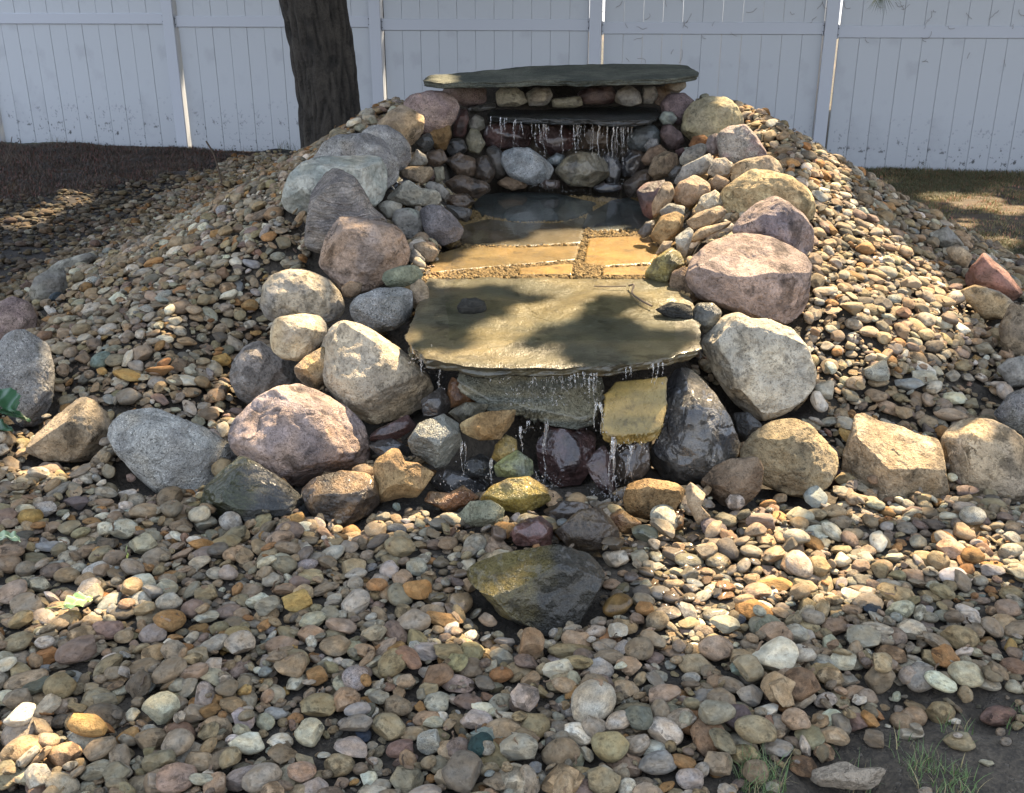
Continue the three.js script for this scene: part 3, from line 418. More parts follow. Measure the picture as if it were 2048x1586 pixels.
// ------------------------------------------------------------------ flagstones and slabs: layered plates with broken edges
const slabs = [];
function plate(name, label, category, group, outline, plane, thick, o = {}) {        // outline in pixels on the plane h(x, d); then real metres
  const seed = rockSeed++, rnd = rngOf(seed * 31337), pts = [];
  for (let i = 0; i < outline.length; i += 2) {
    const r = rayOf(outline[i], outline[i + 1]); r.multiplyScalar(1 / -r.z);
    let d = 4; for (let k = 0; k < 3; k++) { const f = (t) => EYE + r.y * t - plane(r.x * t, t), f0 = f(d), f1 = f(d + 0.5); d -= f0 * 0.5 / (f1 - f0); }
    pts.push([r.x * d, -d]);
  }
  let cx = 0, cz = 0; for (const p of pts) { cx += p[0] / pts.length; cz += p[1] / pts.length; }
  const NA = o.around ?? 160, R = [];
  for (let k = 0; k < NA; k++) {
    const a = k / NA * 2 * Math.PI, ca = Math.cos(a), sa = Math.sin(a); let best = 0.01;
    pts.forEach(([x0, z0], i) => { const [x1, z1] = pts[(i + 1) % pts.length], ex = x1 - x0, ez = z1 - z0, X = x0 - cx, Z = z0 - cz, den = ca * ez - sa * ex; if (Math.abs(den) < 1e-9) return; const t = (X * ez - Z * ex) / den, s = (X * sa - Z * ca) / den; if (t > best && s >= -0.001 && s <= 1.001) best = t; });
    R.push(best * (o.flag && name === 'flagstone' && !label.startsWith('large') ? 1.025 : 1) * (1 + 0.012 * noise(ca * 9 + seed, sa * 9, 0) + 0.006 * noise(ca * 40 + seed, sa * 40, 3)));
  }
  const rings = 22, layers = 9, pos = [], col = [], idx = [], cy = plane(cx, -cz), c1 = o.c1 ?? [.12, .12, .10], c2 = o.c2 ?? [.08, .085, .08], flute = (o.flute ?? 0.006);
  const tone = (x, y, z, edge) => { const k = sstep(fbm(x * 3 + seed, y * 18, z * 3, 4) * 1.6 + 0.5, 0.2, 0.8), m = (0.9 + 0.5 * fbm(x * 14, y * 40 + seed, z * 14, 3)) * (edge ? o.edge ?? 0.9 : 1); for (let n = 0; n < 3; n++) col.push(lerp(c1[n], c2[n], k) * m); };
  const top = (x, z) => plane(x, -z) + flute * (fbm(x * 5 + seed, 0, z * 5, 4) + 0.6 * Math.round(3 * fbm(x * 2.2 + seed, 7, z * 2.2, 2)) / 3);
  const put = (x, y, z, edge) => { pos.push(x - cx, y - cy, z - cz); tone(x, y, z, edge); };
  for (let r = 0; r <= rings; r++) for (let k = 0; k < NA; k++) { const f = Math.pow(r / rings, 0.7), a = k / NA * 2 * Math.PI, x = cx + Math.cos(a) * R[k] * f, z = cz + Math.sin(a) * R[k] * f; put(x, top(x, z) - (r === rings ? 0.004 : 0), z, r >= rings - 1); }
  for (let l = 1; l <= layers; l++) for (let k = 0; k < NA; k++) {
    const a = k / NA * 2 * Math.PI, t = l / layers, step = Math.floor(t * (o.plies ?? 3)) / (o.plies ?? 3);
    const f = R[k] + thick * (0.35 * noise(Math.cos(a) * 7 + step * 11, Math.sin(a) * 7 + seed, step * 5) - 0.25 * t + 0.22 * noise(Math.cos(a) * 30, Math.sin(a) * 30 + seed, l * 2.3) + (o.under ?? 0) * t);
    const x = cx + Math.cos(a) * f, z = cz + Math.sin(a) * f; put(x, top(cx + Math.cos(a) * R[k], cz + Math.sin(a) * R[k]) - thick * t * (1 + 0.25 * noise(Math.cos(a) * 4, Math.sin(a) * 4, seed)), z, true);
  }
  put(cx, cy - thick, cz, true);
  const last = pos.length / 3 - 1;
  for (let r = 0; r < rings + layers; r++) for (let k = 0; k < NA; k++) { const a = r * NA + k, b = r * NA + (k + 1) % NA, c = a + NA, e = b + NA; idx.push(a, b, e, a, e, c); }
  for (let k = 0; k < NA; k++) idx.push((rings + layers) * NA + k, (rings + layers) * NA + (k + 1) % NA, last);
  const g = new THREE.BufferGeometry();
  g.setAttribute('position', new THREE.Float32BufferAttribute(pos, 3)); g.setAttribute('color', new THREE.Float32BufferAttribute(col, 3)); g.setIndex(idx);
  g.computeVertexNormals();
  const m = named(name, boxUV(g, 1.6, rnd(), rnd()), stone(o.tex ?? 'stain', o.wet ?? 0, o.bump ?? 0.006));
  m.position.set(cx, cy, cz);
  tag(m, label, category, group);
  slabs.push({ mesh: m, flag: o.flag });
  return m;
}
const bed = (x, d) => ST(d), flags = 'flagstones of the stream bed';
plate('stone_slab', 'wide dark slate slab roofing the top of the waterfall', 'stone slab', undefined, [843, 160, 862, 150, 950, 141, 1050, 131, 1188, 127, 1372, 129, 1398, 143, 1394, 150, 1376, 152, 1325, 158, 1130, 160, 973, 163, 890, 166], (x, d) => 1.192 + 0.052 * (d - 5.95), .034, { c1: [.16, .165, .13], c2: [.10, .11, .09], tex: 'band', flute: .012, plies: 4, bump: .012, edge: 1.0 });
plate('stone_ledge', 'wet dark slate ledge that the upper fall pours over', 'stone ledge', undefined, [974, 229, 990, 214, 1100, 208, 1310, 210, 1322, 229, 1300, 237, 1247, 240, 1130, 236, 1005, 234], (x, d) => 0.985 + 0.02 * (d - 6.05), .036, { c1: [.05, .05, .045], c2: [.03, .035, .035], tex: 'band', wet: .25, plies: 2, bump: .01 });
plate('flagstone', 'large front flagstone that the lower fall spills from', 'flagstone', flags, [856, 556, 832, 622, 811, 672, 822, 690, 850, 712, 927, 730, 1051, 735, 1223, 730, 1309, 717, 1399, 697, 1401, 660, 1385, 600, 1342, 567, 1290, 556, 1100, 554], bed, .042, { c1: [.145, .118, .066], c2: [.095, .088, .062], flute: .017, wet: .5, plies: 3, flag: 1, edge: .75, bump: .004, around: 220 });
plate('flagstone', 'dark oval flagstone at the back left of the stream', 'flagstone', flags, [946, 409, 966, 389, 1032, 383, 1110, 386, 1189, 404, 1178, 424, 1130, 440, 1032, 441, 966, 429], bed, .05, { c1: [.062, .075, .080], c2: [.045, .052, .055], wet: .5, flag: 1, flute: .004, bump: .003 });
plate('flagstone', 'dark triangular flagstone at the back right of the stream', 'flagstone', flags, [1167, 452, 1177, 427, 1222, 401, 1256, 394, 1290, 408, 1300, 444, 1285, 456, 1188, 460], bed, .05, { c1: [.060, .068, .072], c2: [.045, .05, .055], wet: .5, flag: 1, flute: .004, bump: .003 });
plate('flagstone', 'brown grey flagstone in front of the dark oval one', 'flagstone', flags, [930, 449, 975, 438, 1040, 446, 1130, 446, 1168, 434, 1164, 464, 1160, 484, 1052, 490, 925, 487], bed, .05, { c1: [.12, .09, .052], c2: [.085, .068, .045], wet: .5, flag: 1, flute: .004, bump: .003 });
plate('flagstone', 'long tan flagstone across the middle of the stream', 'flagstone', flags, [922, 494, 1052, 495, 1156, 491, 1148, 518, 1083, 524, 981, 532, 856, 545, 872, 509], bed, .05, { c1: [.235, .15, .056], c2: [.16, .11, .048], wet: .5, flag: 1, flute: .004, bump: .003 });
plate('flagstone', 'golden flagstone at the right of the stream middle', 'flagstone', flags, [1180, 476, 1270, 472, 1290, 475, 1322, 499, 1300, 525, 1208, 531, 1170, 526, 1175, 497], bed, .05, { c1: [.28, .165, .05], c2: [.21, .13, .045], wet: .5, flag: 1, flute: .004, bump: .003 });
plate('flagstone', 'small tan flagstone below the long one, left of the gravel joint', 'flagstone', flags, [1040, 535, 1146, 527, 1142, 548, 1040, 549], bed, .05, { c1: [.29, .175, .058], c2: [.23, .145, .055], wet: .5, flag: 1, flute: .003, bump: .003, around: 80 });
plate('flagstone', 'narrow tan flagstone below the golden one', 'flagstone', flags, [1208, 536, 1300, 531, 1292, 549, 1206, 549], bed, .05, { c1: [.29, .175, .058], c2: [.23, .145, .055], wet: .5, flag: 1, flute: .003, bump: .003, around: 80 });
// the two tilted plates that catch the lower fall
function tilt(name, label, group, outline, d0, h0, slope, side, thick, o) { const c = at(outline[0], outline[1], d0); return plate(name, label, 'stone slab', group, outline, (x, d) => h0 + slope * (d - d0) + side * (x - c.x), thick, o); }
tilt('stone_slab', 'rough edged grey slab tilted below the middle of the front slab', 'catching slabs of the lower fall', [914, 760, 918, 738, 1024, 730, 1202, 740, 1210, 772, 1194, 830, 1165, 838, 1107, 826, 1065, 816, 1024, 800, 982, 798, 949, 780], 3.38, .375, .85, -.16, .05, { c1: [.26, .24, .17], c2: [.15, .16, .14], wet: .5, plies: 3, flute: .02, bump: .012 });
tilt('stone_slab', 'smooth yellow tan slab tilted below the right of the front slab', 'catching slabs of the lower fall', [1204, 856, 1210, 788, 1231, 762, 1333, 752, 1333, 817, 1322, 856, 1298, 866, 1219, 870], 3.3, .335, .9, .04, .04, { c1: [.31, .215, .07], c2: [.22, .165, .06], wet: .2, plies: 2, flute: .004, bump: .003 });
// ------------------------------------------------------------------ river stones: dropped one after the other on the land and on each other
const GX0 = -6.2, GX1 = 5.0, GZ0 = -11.9, GZ1 = -1.0, CELL = 0.0125, GW = Math.ceil((GX1 - GX0) / CELL), GH = Math.ceil((GZ1 - GZ0) / CELL);
const grid = new Float32Array(GW * GH), taken = new Uint8Array(GW * GH);
{ // the land, sampled every fourth cell
  const q = 4, w = Math.ceil(GW / q) + 2, h = Math.ceil(GH / q) + 2, c = new Float32Array(w * h);
  for (let j = 0; j < h; j++) for (let i = 0; i < w; i++) c[j * w + i] = land(GX0 + i * q * CELL, GZ0 + j * q * CELL);
  for (let j = 0; j < GH; j++) for (let i = 0; i < GW; i++) { const a = Math.floor(i / q), b = Math.floor(j / q), s = i / q - a, t = j / q - b; grid[j * GW + i] = lerp(lerp(c[b * w + a], c[b * w + a + 1], s), lerp(c[(b + 1) * w + a], c[(b + 1) * w + a + 1], s), t); }
}
const ground0 = grid.slice();
function raster(mesh, mark) {
  const p = mesh.geometry.attributes.position, ix = mesh.geometry.index, o = mesh.position, n = ix ? ix.count : p.count;
  for (let t = 0; t < n; t += 3) {
    const [A, B, C] = [0, 1, 2].map((k) => { const i = ix ? ix.getX(t + k) : t + k; return [(p.getX(i) + o.x - GX0) / CELL, (p.getZ(i) + o.z - GZ0) / CELL, p.getY(i) + o.y]; });
    const den = (B[1] - C[1]) * (A[0] - C[0]) + (C[0] - B[0]) * (A[1] - C[1]); if (Math.abs(den) < 1e-6) continue;
    const x0 = Math.max(0, Math.floor(Math.min(A[0], B[0], C[0]))), x1 = Math.min(GW - 1, Math.ceil(Math.max(A[0], B[0], C[0]))), y0 = Math.max(0, Math.floor(Math.min(A[1], B[1], C[1]))), y1 = Math.min(GH - 1, Math.ceil(Math.max(A[1], B[1], C[1])));
    for (let y = y0; y <= y1; y++) for (let x = x0; x <= x1; x++) {
      const u = ((B[1] - C[1]) * (x - C[0]) + (C[0] - B[0]) * (y - C[1])) / den, v = ((C[1] - A[1]) * (x - C[0]) + (A[0] - C[0]) * (y - C[1])) / den;
      if (u < -0.2 || v < -0.2 || u + v > 1.2) continue;
      const hgt = u * A[2] + v * B[2] + (1 - u - v) * C[2], k = y * GW + x;
      if (hgt > grid[k]) { grid[k] = hgt; if (hgt > ground0[k] + 0.03) taken[k] = mark; }
    }
  }
}
for (const r of rocks) raster(r.mesh, 1);
for (const s of slabs) raster(s.mesh, 1);
// kinds of stone: [name, linear colour, spread, weight, texture]
const KIND = [
  ['grey brown', [.235, .195, .15], .30, 34, 'stain'], ['tan', [.32, .25, .168], .18, 24, 'sand'], ['grey', [.26, .24, .205], .28, 20, 'stain'], ['pale grey', [.40, .37, .31], .16, 13, 'sand'],
  ['whitish', [.54, .52, .46], .12, 5.5, 'stain'], ['blue grey', [.235, .245, .25], .15, 1.6, 'stain'], ['purple brown', [.19, .15, .13], .18, 5, 'stain'], ['orange brown', [.31, .185, .09], .22, 7, 'sand'],
  ['dark grey', [.12, .112, .10], .22, 4, 'stain'], ['olive', [.235, .20, .135], .18, 7, 'stain'], ['ochre', [.40, .265, .115], .15, .7, 'sand'], ['reddish', [.225, .15, .11], .18, 2.0, 'sand'], ['speckled', [.38, .365, .33], .10, 1.0, 'granite'], ['lilac grey', [.33, .305, .295], .12, 1, 'stain'], ['teal', [.165, .20, .185], .1, .15, 'stain'], ['navy', [.04, .05, .07], .1, .1, 'stain'],
];
const kindOf = Object.fromEntries(KIND.map((k, i) => [k[0], i])), totalWeight = KIND.reduce((s, k) => s + k[3], 0);
function randomKind(r) { let t = r * totalWeight; for (let i = 0; i < KIND.length; i++) { t -= KIND[i][3]; if (t <= 0) return i; } return 0; }
const pebbleRnd = rngOf(4242), pebbles = [];
const up = V(0, 1, 0);
function settle(x, z, a, b, c, yaw) {                                           // the resting height and the tilt of an ellipsoid put down at x, z
  const ca = Math.cos(yaw), sa = Math.sin(yaw), R = Math.ceil(a / CELL), ci = Math.round((x - GX0) / CELL), cj = Math.round((z - GZ0) / CELL);
  if (ci - R < 1 || cj - R < 1 || ci + R >= GW - 1 || cj + R >= GH - 1) return null;
  let sx = 0, sz = 0, sxx = 0, szz = 0, sh = 0, n = 0, shx = 0, shz = 0, blocked = 0;
  for (let j = -R; j <= R; j++) for (let i = -R; i <= R; i++) {
    const X = i * CELL, Z = j * CELL, l = (X * ca + Z * sa) / a, m = (-X * sa + Z * ca) / b; if (l * l + m * m > 1) continue;
    const k = (cj + j) * GW + ci + i, h = grid[k]; n++; sh += h; sxx += X * X; szz += Z * Z; shx += h * X; shz += h * Z; if (taken[k] === 1) blocked++; else if (taken[k] === 2) blocked += 0.5;
  }
  if (!n) return null;
  const mean = sh / n, gx = clamp(shx / Math.max(sxx, 1e-9) * 0.7, -1.0, 1.0), gz = clamp(shz / Math.max(szz, 1e-9) * 0.7, -1.0, 1.0);
  let top = -1e9;
  for (let j = -R; j <= R; j++) for (let i = -R; i <= R; i++) {
    const X = i * CELL, Z = j * CELL, l = (X * ca + Z * sa) / a, m = (-X * sa + Z * ca) / b, r2 = l * l + m * m; if (r2 > 0.94) continue;
    const y = grid[(cj + j) * GW + ci + i] - gx * X - gz * Z + c * Math.sqrt(1 - r2); if (y > top) top = y;
  }
  return { y: Math.min(top - 0.12 * c, mean + c * 1.15), gx, gz, blocked: blocked / n, ci, cj, R, ca, sa };
}
function lay(x, z, a, b, c, yaw, kind, s, mark) {
  const y = s.y;
  for (let j = -s.R; j <= s.R; j++) for (let i = -s.R; i <= s.R; i++) {
    const X = i * CELL, Z = j * CELL, l = (X * s.ca + Z * s.sa) / a, m = (-X * s.sa + Z * s.ca) / b, r2 = l * l + m * m; if (r2 > 1) continue;
    const k = (s.cj + j) * GW + s.ci + i, h = y + s.gx * X + s.gz * Z + c * Math.sqrt(1 - r2); if (h > grid[k]) grid[k] = h; if (mark) taken[k] = mark;
  }
  const nrm = V(-s.gx, 1, -s.gz).normalize(), q = new THREE.Quaternion().setFromUnitVectors(up, nrm).multiply(new THREE.Quaternion().setFromAxisAngle(up, -yaw));
  const rr = pebbleRnd(), spread = KIND[kind][2], tone = 1 + (pebbleRnd() * 2 - 1) * spread, col = KIND[kind][1].map((v, n) => clamp(v * tone * [1.02, .965, .90][n] * (1 + (pebbleRnd() - 0.5) * 0.10), 0.01, 0.75));
  { const lum = (col[0] + col[1] + col[2]) / 3; for (let n = 0; n < 3; n++) col[n] = Math.max(.01, lum + (col[n] - lum) * 1.04); }
  { const [qx, qy] = pixelOf(V(x, y, z)); const k = 1 - 0.70 * sstep(598 - qy - 0.58 * qx, -50, 70); col[0] *= k; col[1] *= k * (0.97 + .03 * k); col[2] *= k * (0.92 + 0.08 * k); }   // deep tree shade painted into the far-left stones, plus dirt of needles and soil
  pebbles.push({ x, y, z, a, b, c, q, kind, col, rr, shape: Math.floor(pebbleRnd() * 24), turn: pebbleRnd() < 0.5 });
}
function inLine(px, list) { for (let i = 0; i + 3 < list.length; i += 2) if (px <= list[i + 2]) return lerp(list[i + 1], list[i + 3], clamp((px - list[i]) / (list[i + 2] - list[i]), 0, 1)); return list[list.length - 1]; }
const SOIL_EDGE = [1440, 1640, 1500, 1560, 1600, 1500, 1700, 1490, 1760, 1400, 1800, 1380, 1860, 1430, 1960, 1440, 2060, 1425, 2200, 1420];
const MULCH_EDGE = [-400, 420, 0, 402, 250, 372, 430, 336, 500, 314, 640, 300];
const FENCE = (x) => -(11.35 - 0.165 * x);
function pebbly(x, z) {
  const d = -z, u = Math.abs(x - AX(d)), h = land(x, z), [px, py] = pixelOf(V(x, h, z));
  if (px < -330 || px > 2330 || py > 1700 || z < FENCE(x) + 0.05) return 0;
  if (d > 3.02 && d < 7.0 && u < (d < 6.25 ? lerp(0.44, 0.60, sstep(d, 3.3, 5.8)) : 0.95)) return 0;
  if (px < 640 && py < inLine(px, MULCH_EDGE) + 6 * Math.sin(px * 0.09)) return 0;
  if (px > 1440 && py > 1300) { const e = inLine(px, SOIL_EDGE) + 10 * Math.sin(px * 0.05); if (py > e) return py > e + 14 ? 0.0 : 0.25; }
  if (px < 500 && py < 590 - 0.58 * px) return 0.30;
  if (x > AX(d) && d > 4.0 && h < 0.035) return h < 0.012 ? 0 : 0.3;
  if (d > 9.2 && px > 700) return 0;
  return 1;
}
function scatter(density, sizes, tries, edge = 0.22) {
  const area = (GX1 - GX0) * (GZ1 - GZ0), N = Math.round(area * density);
  for (let n = 0; n < N; n++) {
    const x = GX0 + pebbleRnd() * (GX1 - GX0), z = GZ0 + pebbleRnd() * (GZ1 - GZ0), size = sizes[0] * Math.pow(sizes[1] / sizes[0], Math.pow(pebbleRnd(), sizes[2] ?? 1)), yaw = (pebbleRnd() - 0.5) * 2.6, b = size * (0.56 + pebbleRnd() * 0.38), c = b * (0.42 + pebbleRnd() * 0.36), kind = randomKind(pebbleRnd());
    if (pebbly(x, z) < pebbleRnd() + 1e-6) continue;
    let best = null, bx, bz;
    for (let t = 0; t < tries; t++) {
      const X = x + (t ? (pebbleRnd() - 0.5) * 0.14 : 0), Z = z + (t ? (pebbleRnd() - 0.5) * 0.14 : 0), s = settle(X, Z, size, b, c, yaw);
      if (!s || s.blocked > edge) continue;
      const g = ground0[s.cj * GW + s.ci]; s.over = s.y - g;
      if (!best || s.over < best.over) { best = s; bx = X; bz = Z; }
    }
    if (best && best.over < 0.085) lay(bx, bz, size, b, c, yaw, kind, best);
  }
}
scatter(190, [.018, .050, 1.2], 3);
// the stones that stand out in the photograph: x, y, width, height, turn (degrees) in its pixels
const OUT = {
  'tan': [125, 1500, 74, 70, 0, 47, 1488, 82, 62, 30, 428, 1437, 62, 62, 0, 690, 1383, 58, 56, 20, 674, 1500, 60, 50, 0, 516, 1078, 42, 48, 0, 566, 1162, 54, 28, 0, 260, 1168, 48, 44, 0, 919, 1187, 50, 58, 0, 784, 1165, 50, 38, 0, 1253, 1361, 52, 46, 0, 1261, 1311, 52, 52, -40, 1760, 1344, 46, 56, 0, 1492, 1482, 60, 46, 0, 1651, 1484, 46, 38, 0, 1673, 1451, 60, 44, 0, 1832, 1406, 48, 42, 0, 1884, 1399, 52, 48, 0, 1640, 1122, 52, 54, 0, 1433, 1284, 66, 58, 0, 1821, 436, 30, 22, 0, 1125, 1551, 92, 72, 0, 1886, 597, 50, 26, 0],
  'ochre': [176, 1453, 92, 50, -20, 594, 1191, 70, 54, 30, 255, 742, 62, 30, -10, 445, 712, 42, 36, 0, 490, 1370, 34, 28, 0],
  'orange brown': [254, 1445, 50, 46, 0, 633, 1332, 50, 44, 30, 391, 1379, 34, 40, 0, 886, 1223, 76, 30, -8, 1551, 1151, 72, 38, -15, 1731, 488, 42, 36, 0, 317, 742, 58, 30, 12, 790, 1285, 44, 40, 0],
  'whitish': [43, 1434, 62, 52, 30, 492, 1469, 76, 54, 8, 219, 1297, 42, 38, 0, 283, 1142, 58, 38, 0, 203, 1008, 38, 24, 10, 207, 1037, 40, 32, 0, 262, 1398, 36, 42, 0, 1155, 1451, 68, 50, -15, 1551, 1310, 90, 78, 0, 1943, 1214, 46, 40, 0, 255, 709, 24, 40, -30, 375, 748, 52, 30, -12, 1257, 1551, 40, 44, 0, 1910, 792, 44, 38, 0, 1996, 693, 18, 28, 0, 1536, 1403, 56, 46, -30, 1884, 1351, 64, 34, -15, 866, 1325, 72, 30, -30],
  'pale grey': [323, 1406, 78, 70, 0, 76, 1558, 52, 50, 30, 619, 1447, 54, 62, 30, 625, 1555, 60, 58, 30, 394, 1107, 50, 38, 20, 432, 1281, 60, 34, 15, 428, 1322, 36, 50, 15, 590, 1344, 38, 52, -20, 531, 1125, 46, 30, 0, 1049, 1383, 58, 74, 0, 1185, 1407, 80, 98, -25, 1025, 1555, 64, 80, 0, 951, 1423, 72, 50, -10, 1325, 1451, 84, 60, -30, 1802, 1203, 60, 40, 20, 1935, 1332, 66, 58, -25, 1825, 1436, 64, 28, -8, 1851, 743, 64, 38, 0, 2004, 760, 46, 22, 0, 444, 845, 26, 50, 15, 283, 530, 38, 20, 0, 1669, 1266, 42, 62, -15],
  'speckled': [711, 1340, 52, 60, 0, 860, 1463, 58, 56, 0, 195, 1121, 60, 42, 25, 1946, 1026, 48, 50, 0, 1757, 748, 58, 48, 0, 612, 1115, 50, 30, -30, 833, 1285, 40, 46, 0],
  'grey': [578, 1531, 60, 74, 0, 484, 1535, 94, 46, 25, 989, 1211, 38, 34, 0, 1041, 1499, 94, 70, 30, 1540, 1240, 58, 58, 0, 1629, 1222, 46, 48, 0, 1317, 1503, 86, 52, 10, 1429, 1436, 84, 56, 20, 257, 782, 54, 38, 0, 1455, 1554, 38, 62, -15, 1592, 1081, 52, 38, 0, 1592, 1259, 64, 48, -10],
  'grey brown': [357, 1492, 62, 60, 0, 316, 1521, 68, 58, -20, 469, 1070, 72, 40, 35, 283, 1312, 74, 46, 15, 211, 1242, 60, 46, 0, 1281, 1401, 98, 38, -8, 1121, 1495, 70, 60, 0, 1437, 1506, 62, 68, 20, 1714, 1414, 60, 52, -15, 1592, 1432, 54, 60, 0, 1902, 827, 66, 32, 0, 1924, 1451, 64, 46, -20, 414, 813, 47, 32, 0, 828, 1231, 62, 52, 0, 1823, 563, 40, 38, 0],
  'purple brown': [156, 1293, 86, 52, 30, 477, 1312, 34, 60, -30, 1448, 1395, 68, 54, 0, 929, 1543, 78, 84, 30, 1525, 1041, 72, 42, -15],
  'reddish': [465, 1395, 64, 38, -15, 802, 1475, 60, 42, 10, 1061, 1285, 62, 78, 0, 1603, 1373, 72, 92, -25, 2002, 1410, 66, 44, 0, 1610, 1506, 58, 50, 0],
  'blue grey': [293, 1348, 44, 48, 20, 303, 1178, 44, 40, 0, 547, 1395, 52, 30, 0, 1559, 1465, 62, 42, 0, 1906, 1048, 50, 30, 0, 1821, 762, 60, 38, -15, 323, 592, 30, 16, 10, 1790, 587, 30, 26, 20],
  'olive': [1069, 1431, 60, 60, 0, 1205, 1543, 72, 74, 0, 913, 1315, 46, 54, 0, 1141, 1291, 90, 34, 0, 1221, 1483, 68, 70, 0, 941, 1283, 50, 62, 0, 1917, 669, 30, 28, 0],
  'lilac grey': [639, 1363, 26, 40, 15, 1007, 1267, 44, 36, 0, 1651, 1303, 62, 42, -35, 1381, 1532, 54, 52, 0],
  'teal': [202, 707, 46, 40, 40, 1483, 1329, 54, 42, -10],
  'navy': [961, 1487, 48, 62, 0, 1478, 1213, 34, 24, 0, 788, 1040, 50, 36, 0],
};
for (const [kind, list] of Object.entries(OUT)) for (let i = 0; i < list.length; i += 5) {
  const [px, py, w, h, turn] = list.slice(i, i + 5), P = hitLand(px, py, 0.06), ppm = pixelOf(P)[2];
  let a = w / 2 / ppm, b = h / 2 / ppm * 1.02, yaw = -turn * Math.PI / 180; if (b > a) { [a, b] = [b, a]; yaw += Math.PI / 2; }
  b = Math.max(b, a * 0.45);
  const c = Math.min(b * 0.72, 0.034 + 0.2 * b), s = settle(P.x, P.z, a, b, c, yaw);
  if (s && s.blocked < 0.5) { s.gx *= 0.6; s.gz *= 0.6; lay(P.x, P.z, a, b, c, yaw, kindOf[kind], s, 2); pebbles[pebbles.length - 1].picked = true; }
}
scatter(270, [.014, .048, 1.3], 5);
scatter(190, [.012, .034, 1.2], 7, .34);
scatter(420, [.007, .019, 1.2], 8, .5);
// a few strays on the bare soil and the mulch
for (const [px, py, w] of [[1830, 1475, 40], [1970, 1530, 30], [2010, 1490, 26], [1850, 1590, 30], [1690, 1470, 36], [225, 350, 16], [140, 385, 14], [330, 352, 12], [1910, 1500, 18], [1590, 1552, 14]]) {
  const P = hitLand(px, py), ppm = pixelOf(P)[2], a = w / 2 / ppm, s = settle(P.x, P.z, a, a * .75, a * .45, px); if (s) lay(P.x, P.z, a, a * .75, a * .45, px, kindOf[['grey', 'tan', 'pale grey'][px % 3]], s);
}
// shapes: worn lumps, some with flat faces
function pebbleShape(i, detail) {
  const rnd = rngOf(900 + i), g = sphere(detail), p = g.attributes.position, q = V(0, 0, 0), angular = i % 3 === 0 ? 1.4 : i % 3 === 1 ? 1.0 : 0.4, cuts = [], col = new Float32Array(p.count * 3);
  for (let k = 0; k < 5 + angular * 6; k++) { const y = rnd() * 2 - 1, a = rnd() * Math.PI * 2, s = Math.sqrt(1 - y * y); cuts.push([V(s * Math.cos(a), y, s * Math.sin(a)), lerp(0.97, 0.60, rnd() * (0.25 + 0.75 * angular))]); }
  const e = 0.92 + rnd() * 0.12, taper = (rnd() - 0.5) * 0.5;
  for (let k = 0; k < p.count; k++) {
    q.fromBufferAttribute(p, k);
    const x0 = q.x; q.z *= 1 + taper * x0; q.y *= 1 + taper * 0.5 * x0;
    for (const [N, f] of cuts) { const over = q.dot(N) - f; if (over > 0) q.addScaledVector(N, -over * 0.97); }
    const m = 1 + 0.10 * fbm(q.x * 1.3 + i * 5.1, q.y * 1.3, q.z * 1.3, 3) + 0.04 * angular * fbm(q.x * 5 + i, q.y * 5, q.z * 5, 2);
    q.multiplyScalar(m * 1.08 * e);
    p.setXYZ(k, q.x, q.y, q.z);
    const v = 0.92 + 0.55 * fbm(q.x * 2.1 + i * 3.3, q.y * 2.1, q.z * 2.1, 4), w = fbm(q.x * 1.2 - i, q.y * 1.2, q.z * 1.2 + 4, 3);
    col[3 * k] = v * (1 + 0.22 * w); col[3 * k + 1] = v; col[3 * k + 2] = v * (1 - 0.28 * w);
  }
  g.computeVertexNormals();
  g.setAttribute('color', new THREE.BufferAttribute(col, 3));
  return boxUV(g, 0.16, rnd(), rnd());
}
const shapes = Array.from({ length: 24 }, (_, i) => pebbleShape(i, 5)), fineShapes = Array.from({ length: 24 }, (_, i) => pebbleShape(i, 9));
const tmpM = new THREE.Matrix4(), FLIP = new THREE.Quaternion().setFromAxisAngle(up, Math.PI);
const transform = (b) => [V(b.x, b.y, b.z), b.turn ? b.q.clone().multiply(FLIP) : b.q, V(b.a, b.c, b.b)];
function wetness(b) { const [px, py] = pixelOf(V(b.x, b.y, b.z)); return px > 860 && px < 1540 && py > 985 && py < 1230 && b.rr < 0.75 - Math.abs(px - 1230) / 700; }
for (const b of pebbles) {
  const P = V(b.x, b.y + b.c * 0.6, b.z), [px, py, ppm] = pixelOf(P); b.px = px; b.py = py; b.size = ppm * Math.sqrt(b.a * b.b);
  const k = Math.round((b.z - GZ0) / CELL) * GW + Math.round((b.x - GX0) / CELL); b.seen = grid[k] <= b.y + b.c * 1.1 + 0.006 && px > 6 && px < PW - 6 && py > 6 && py < PH - 4;
}
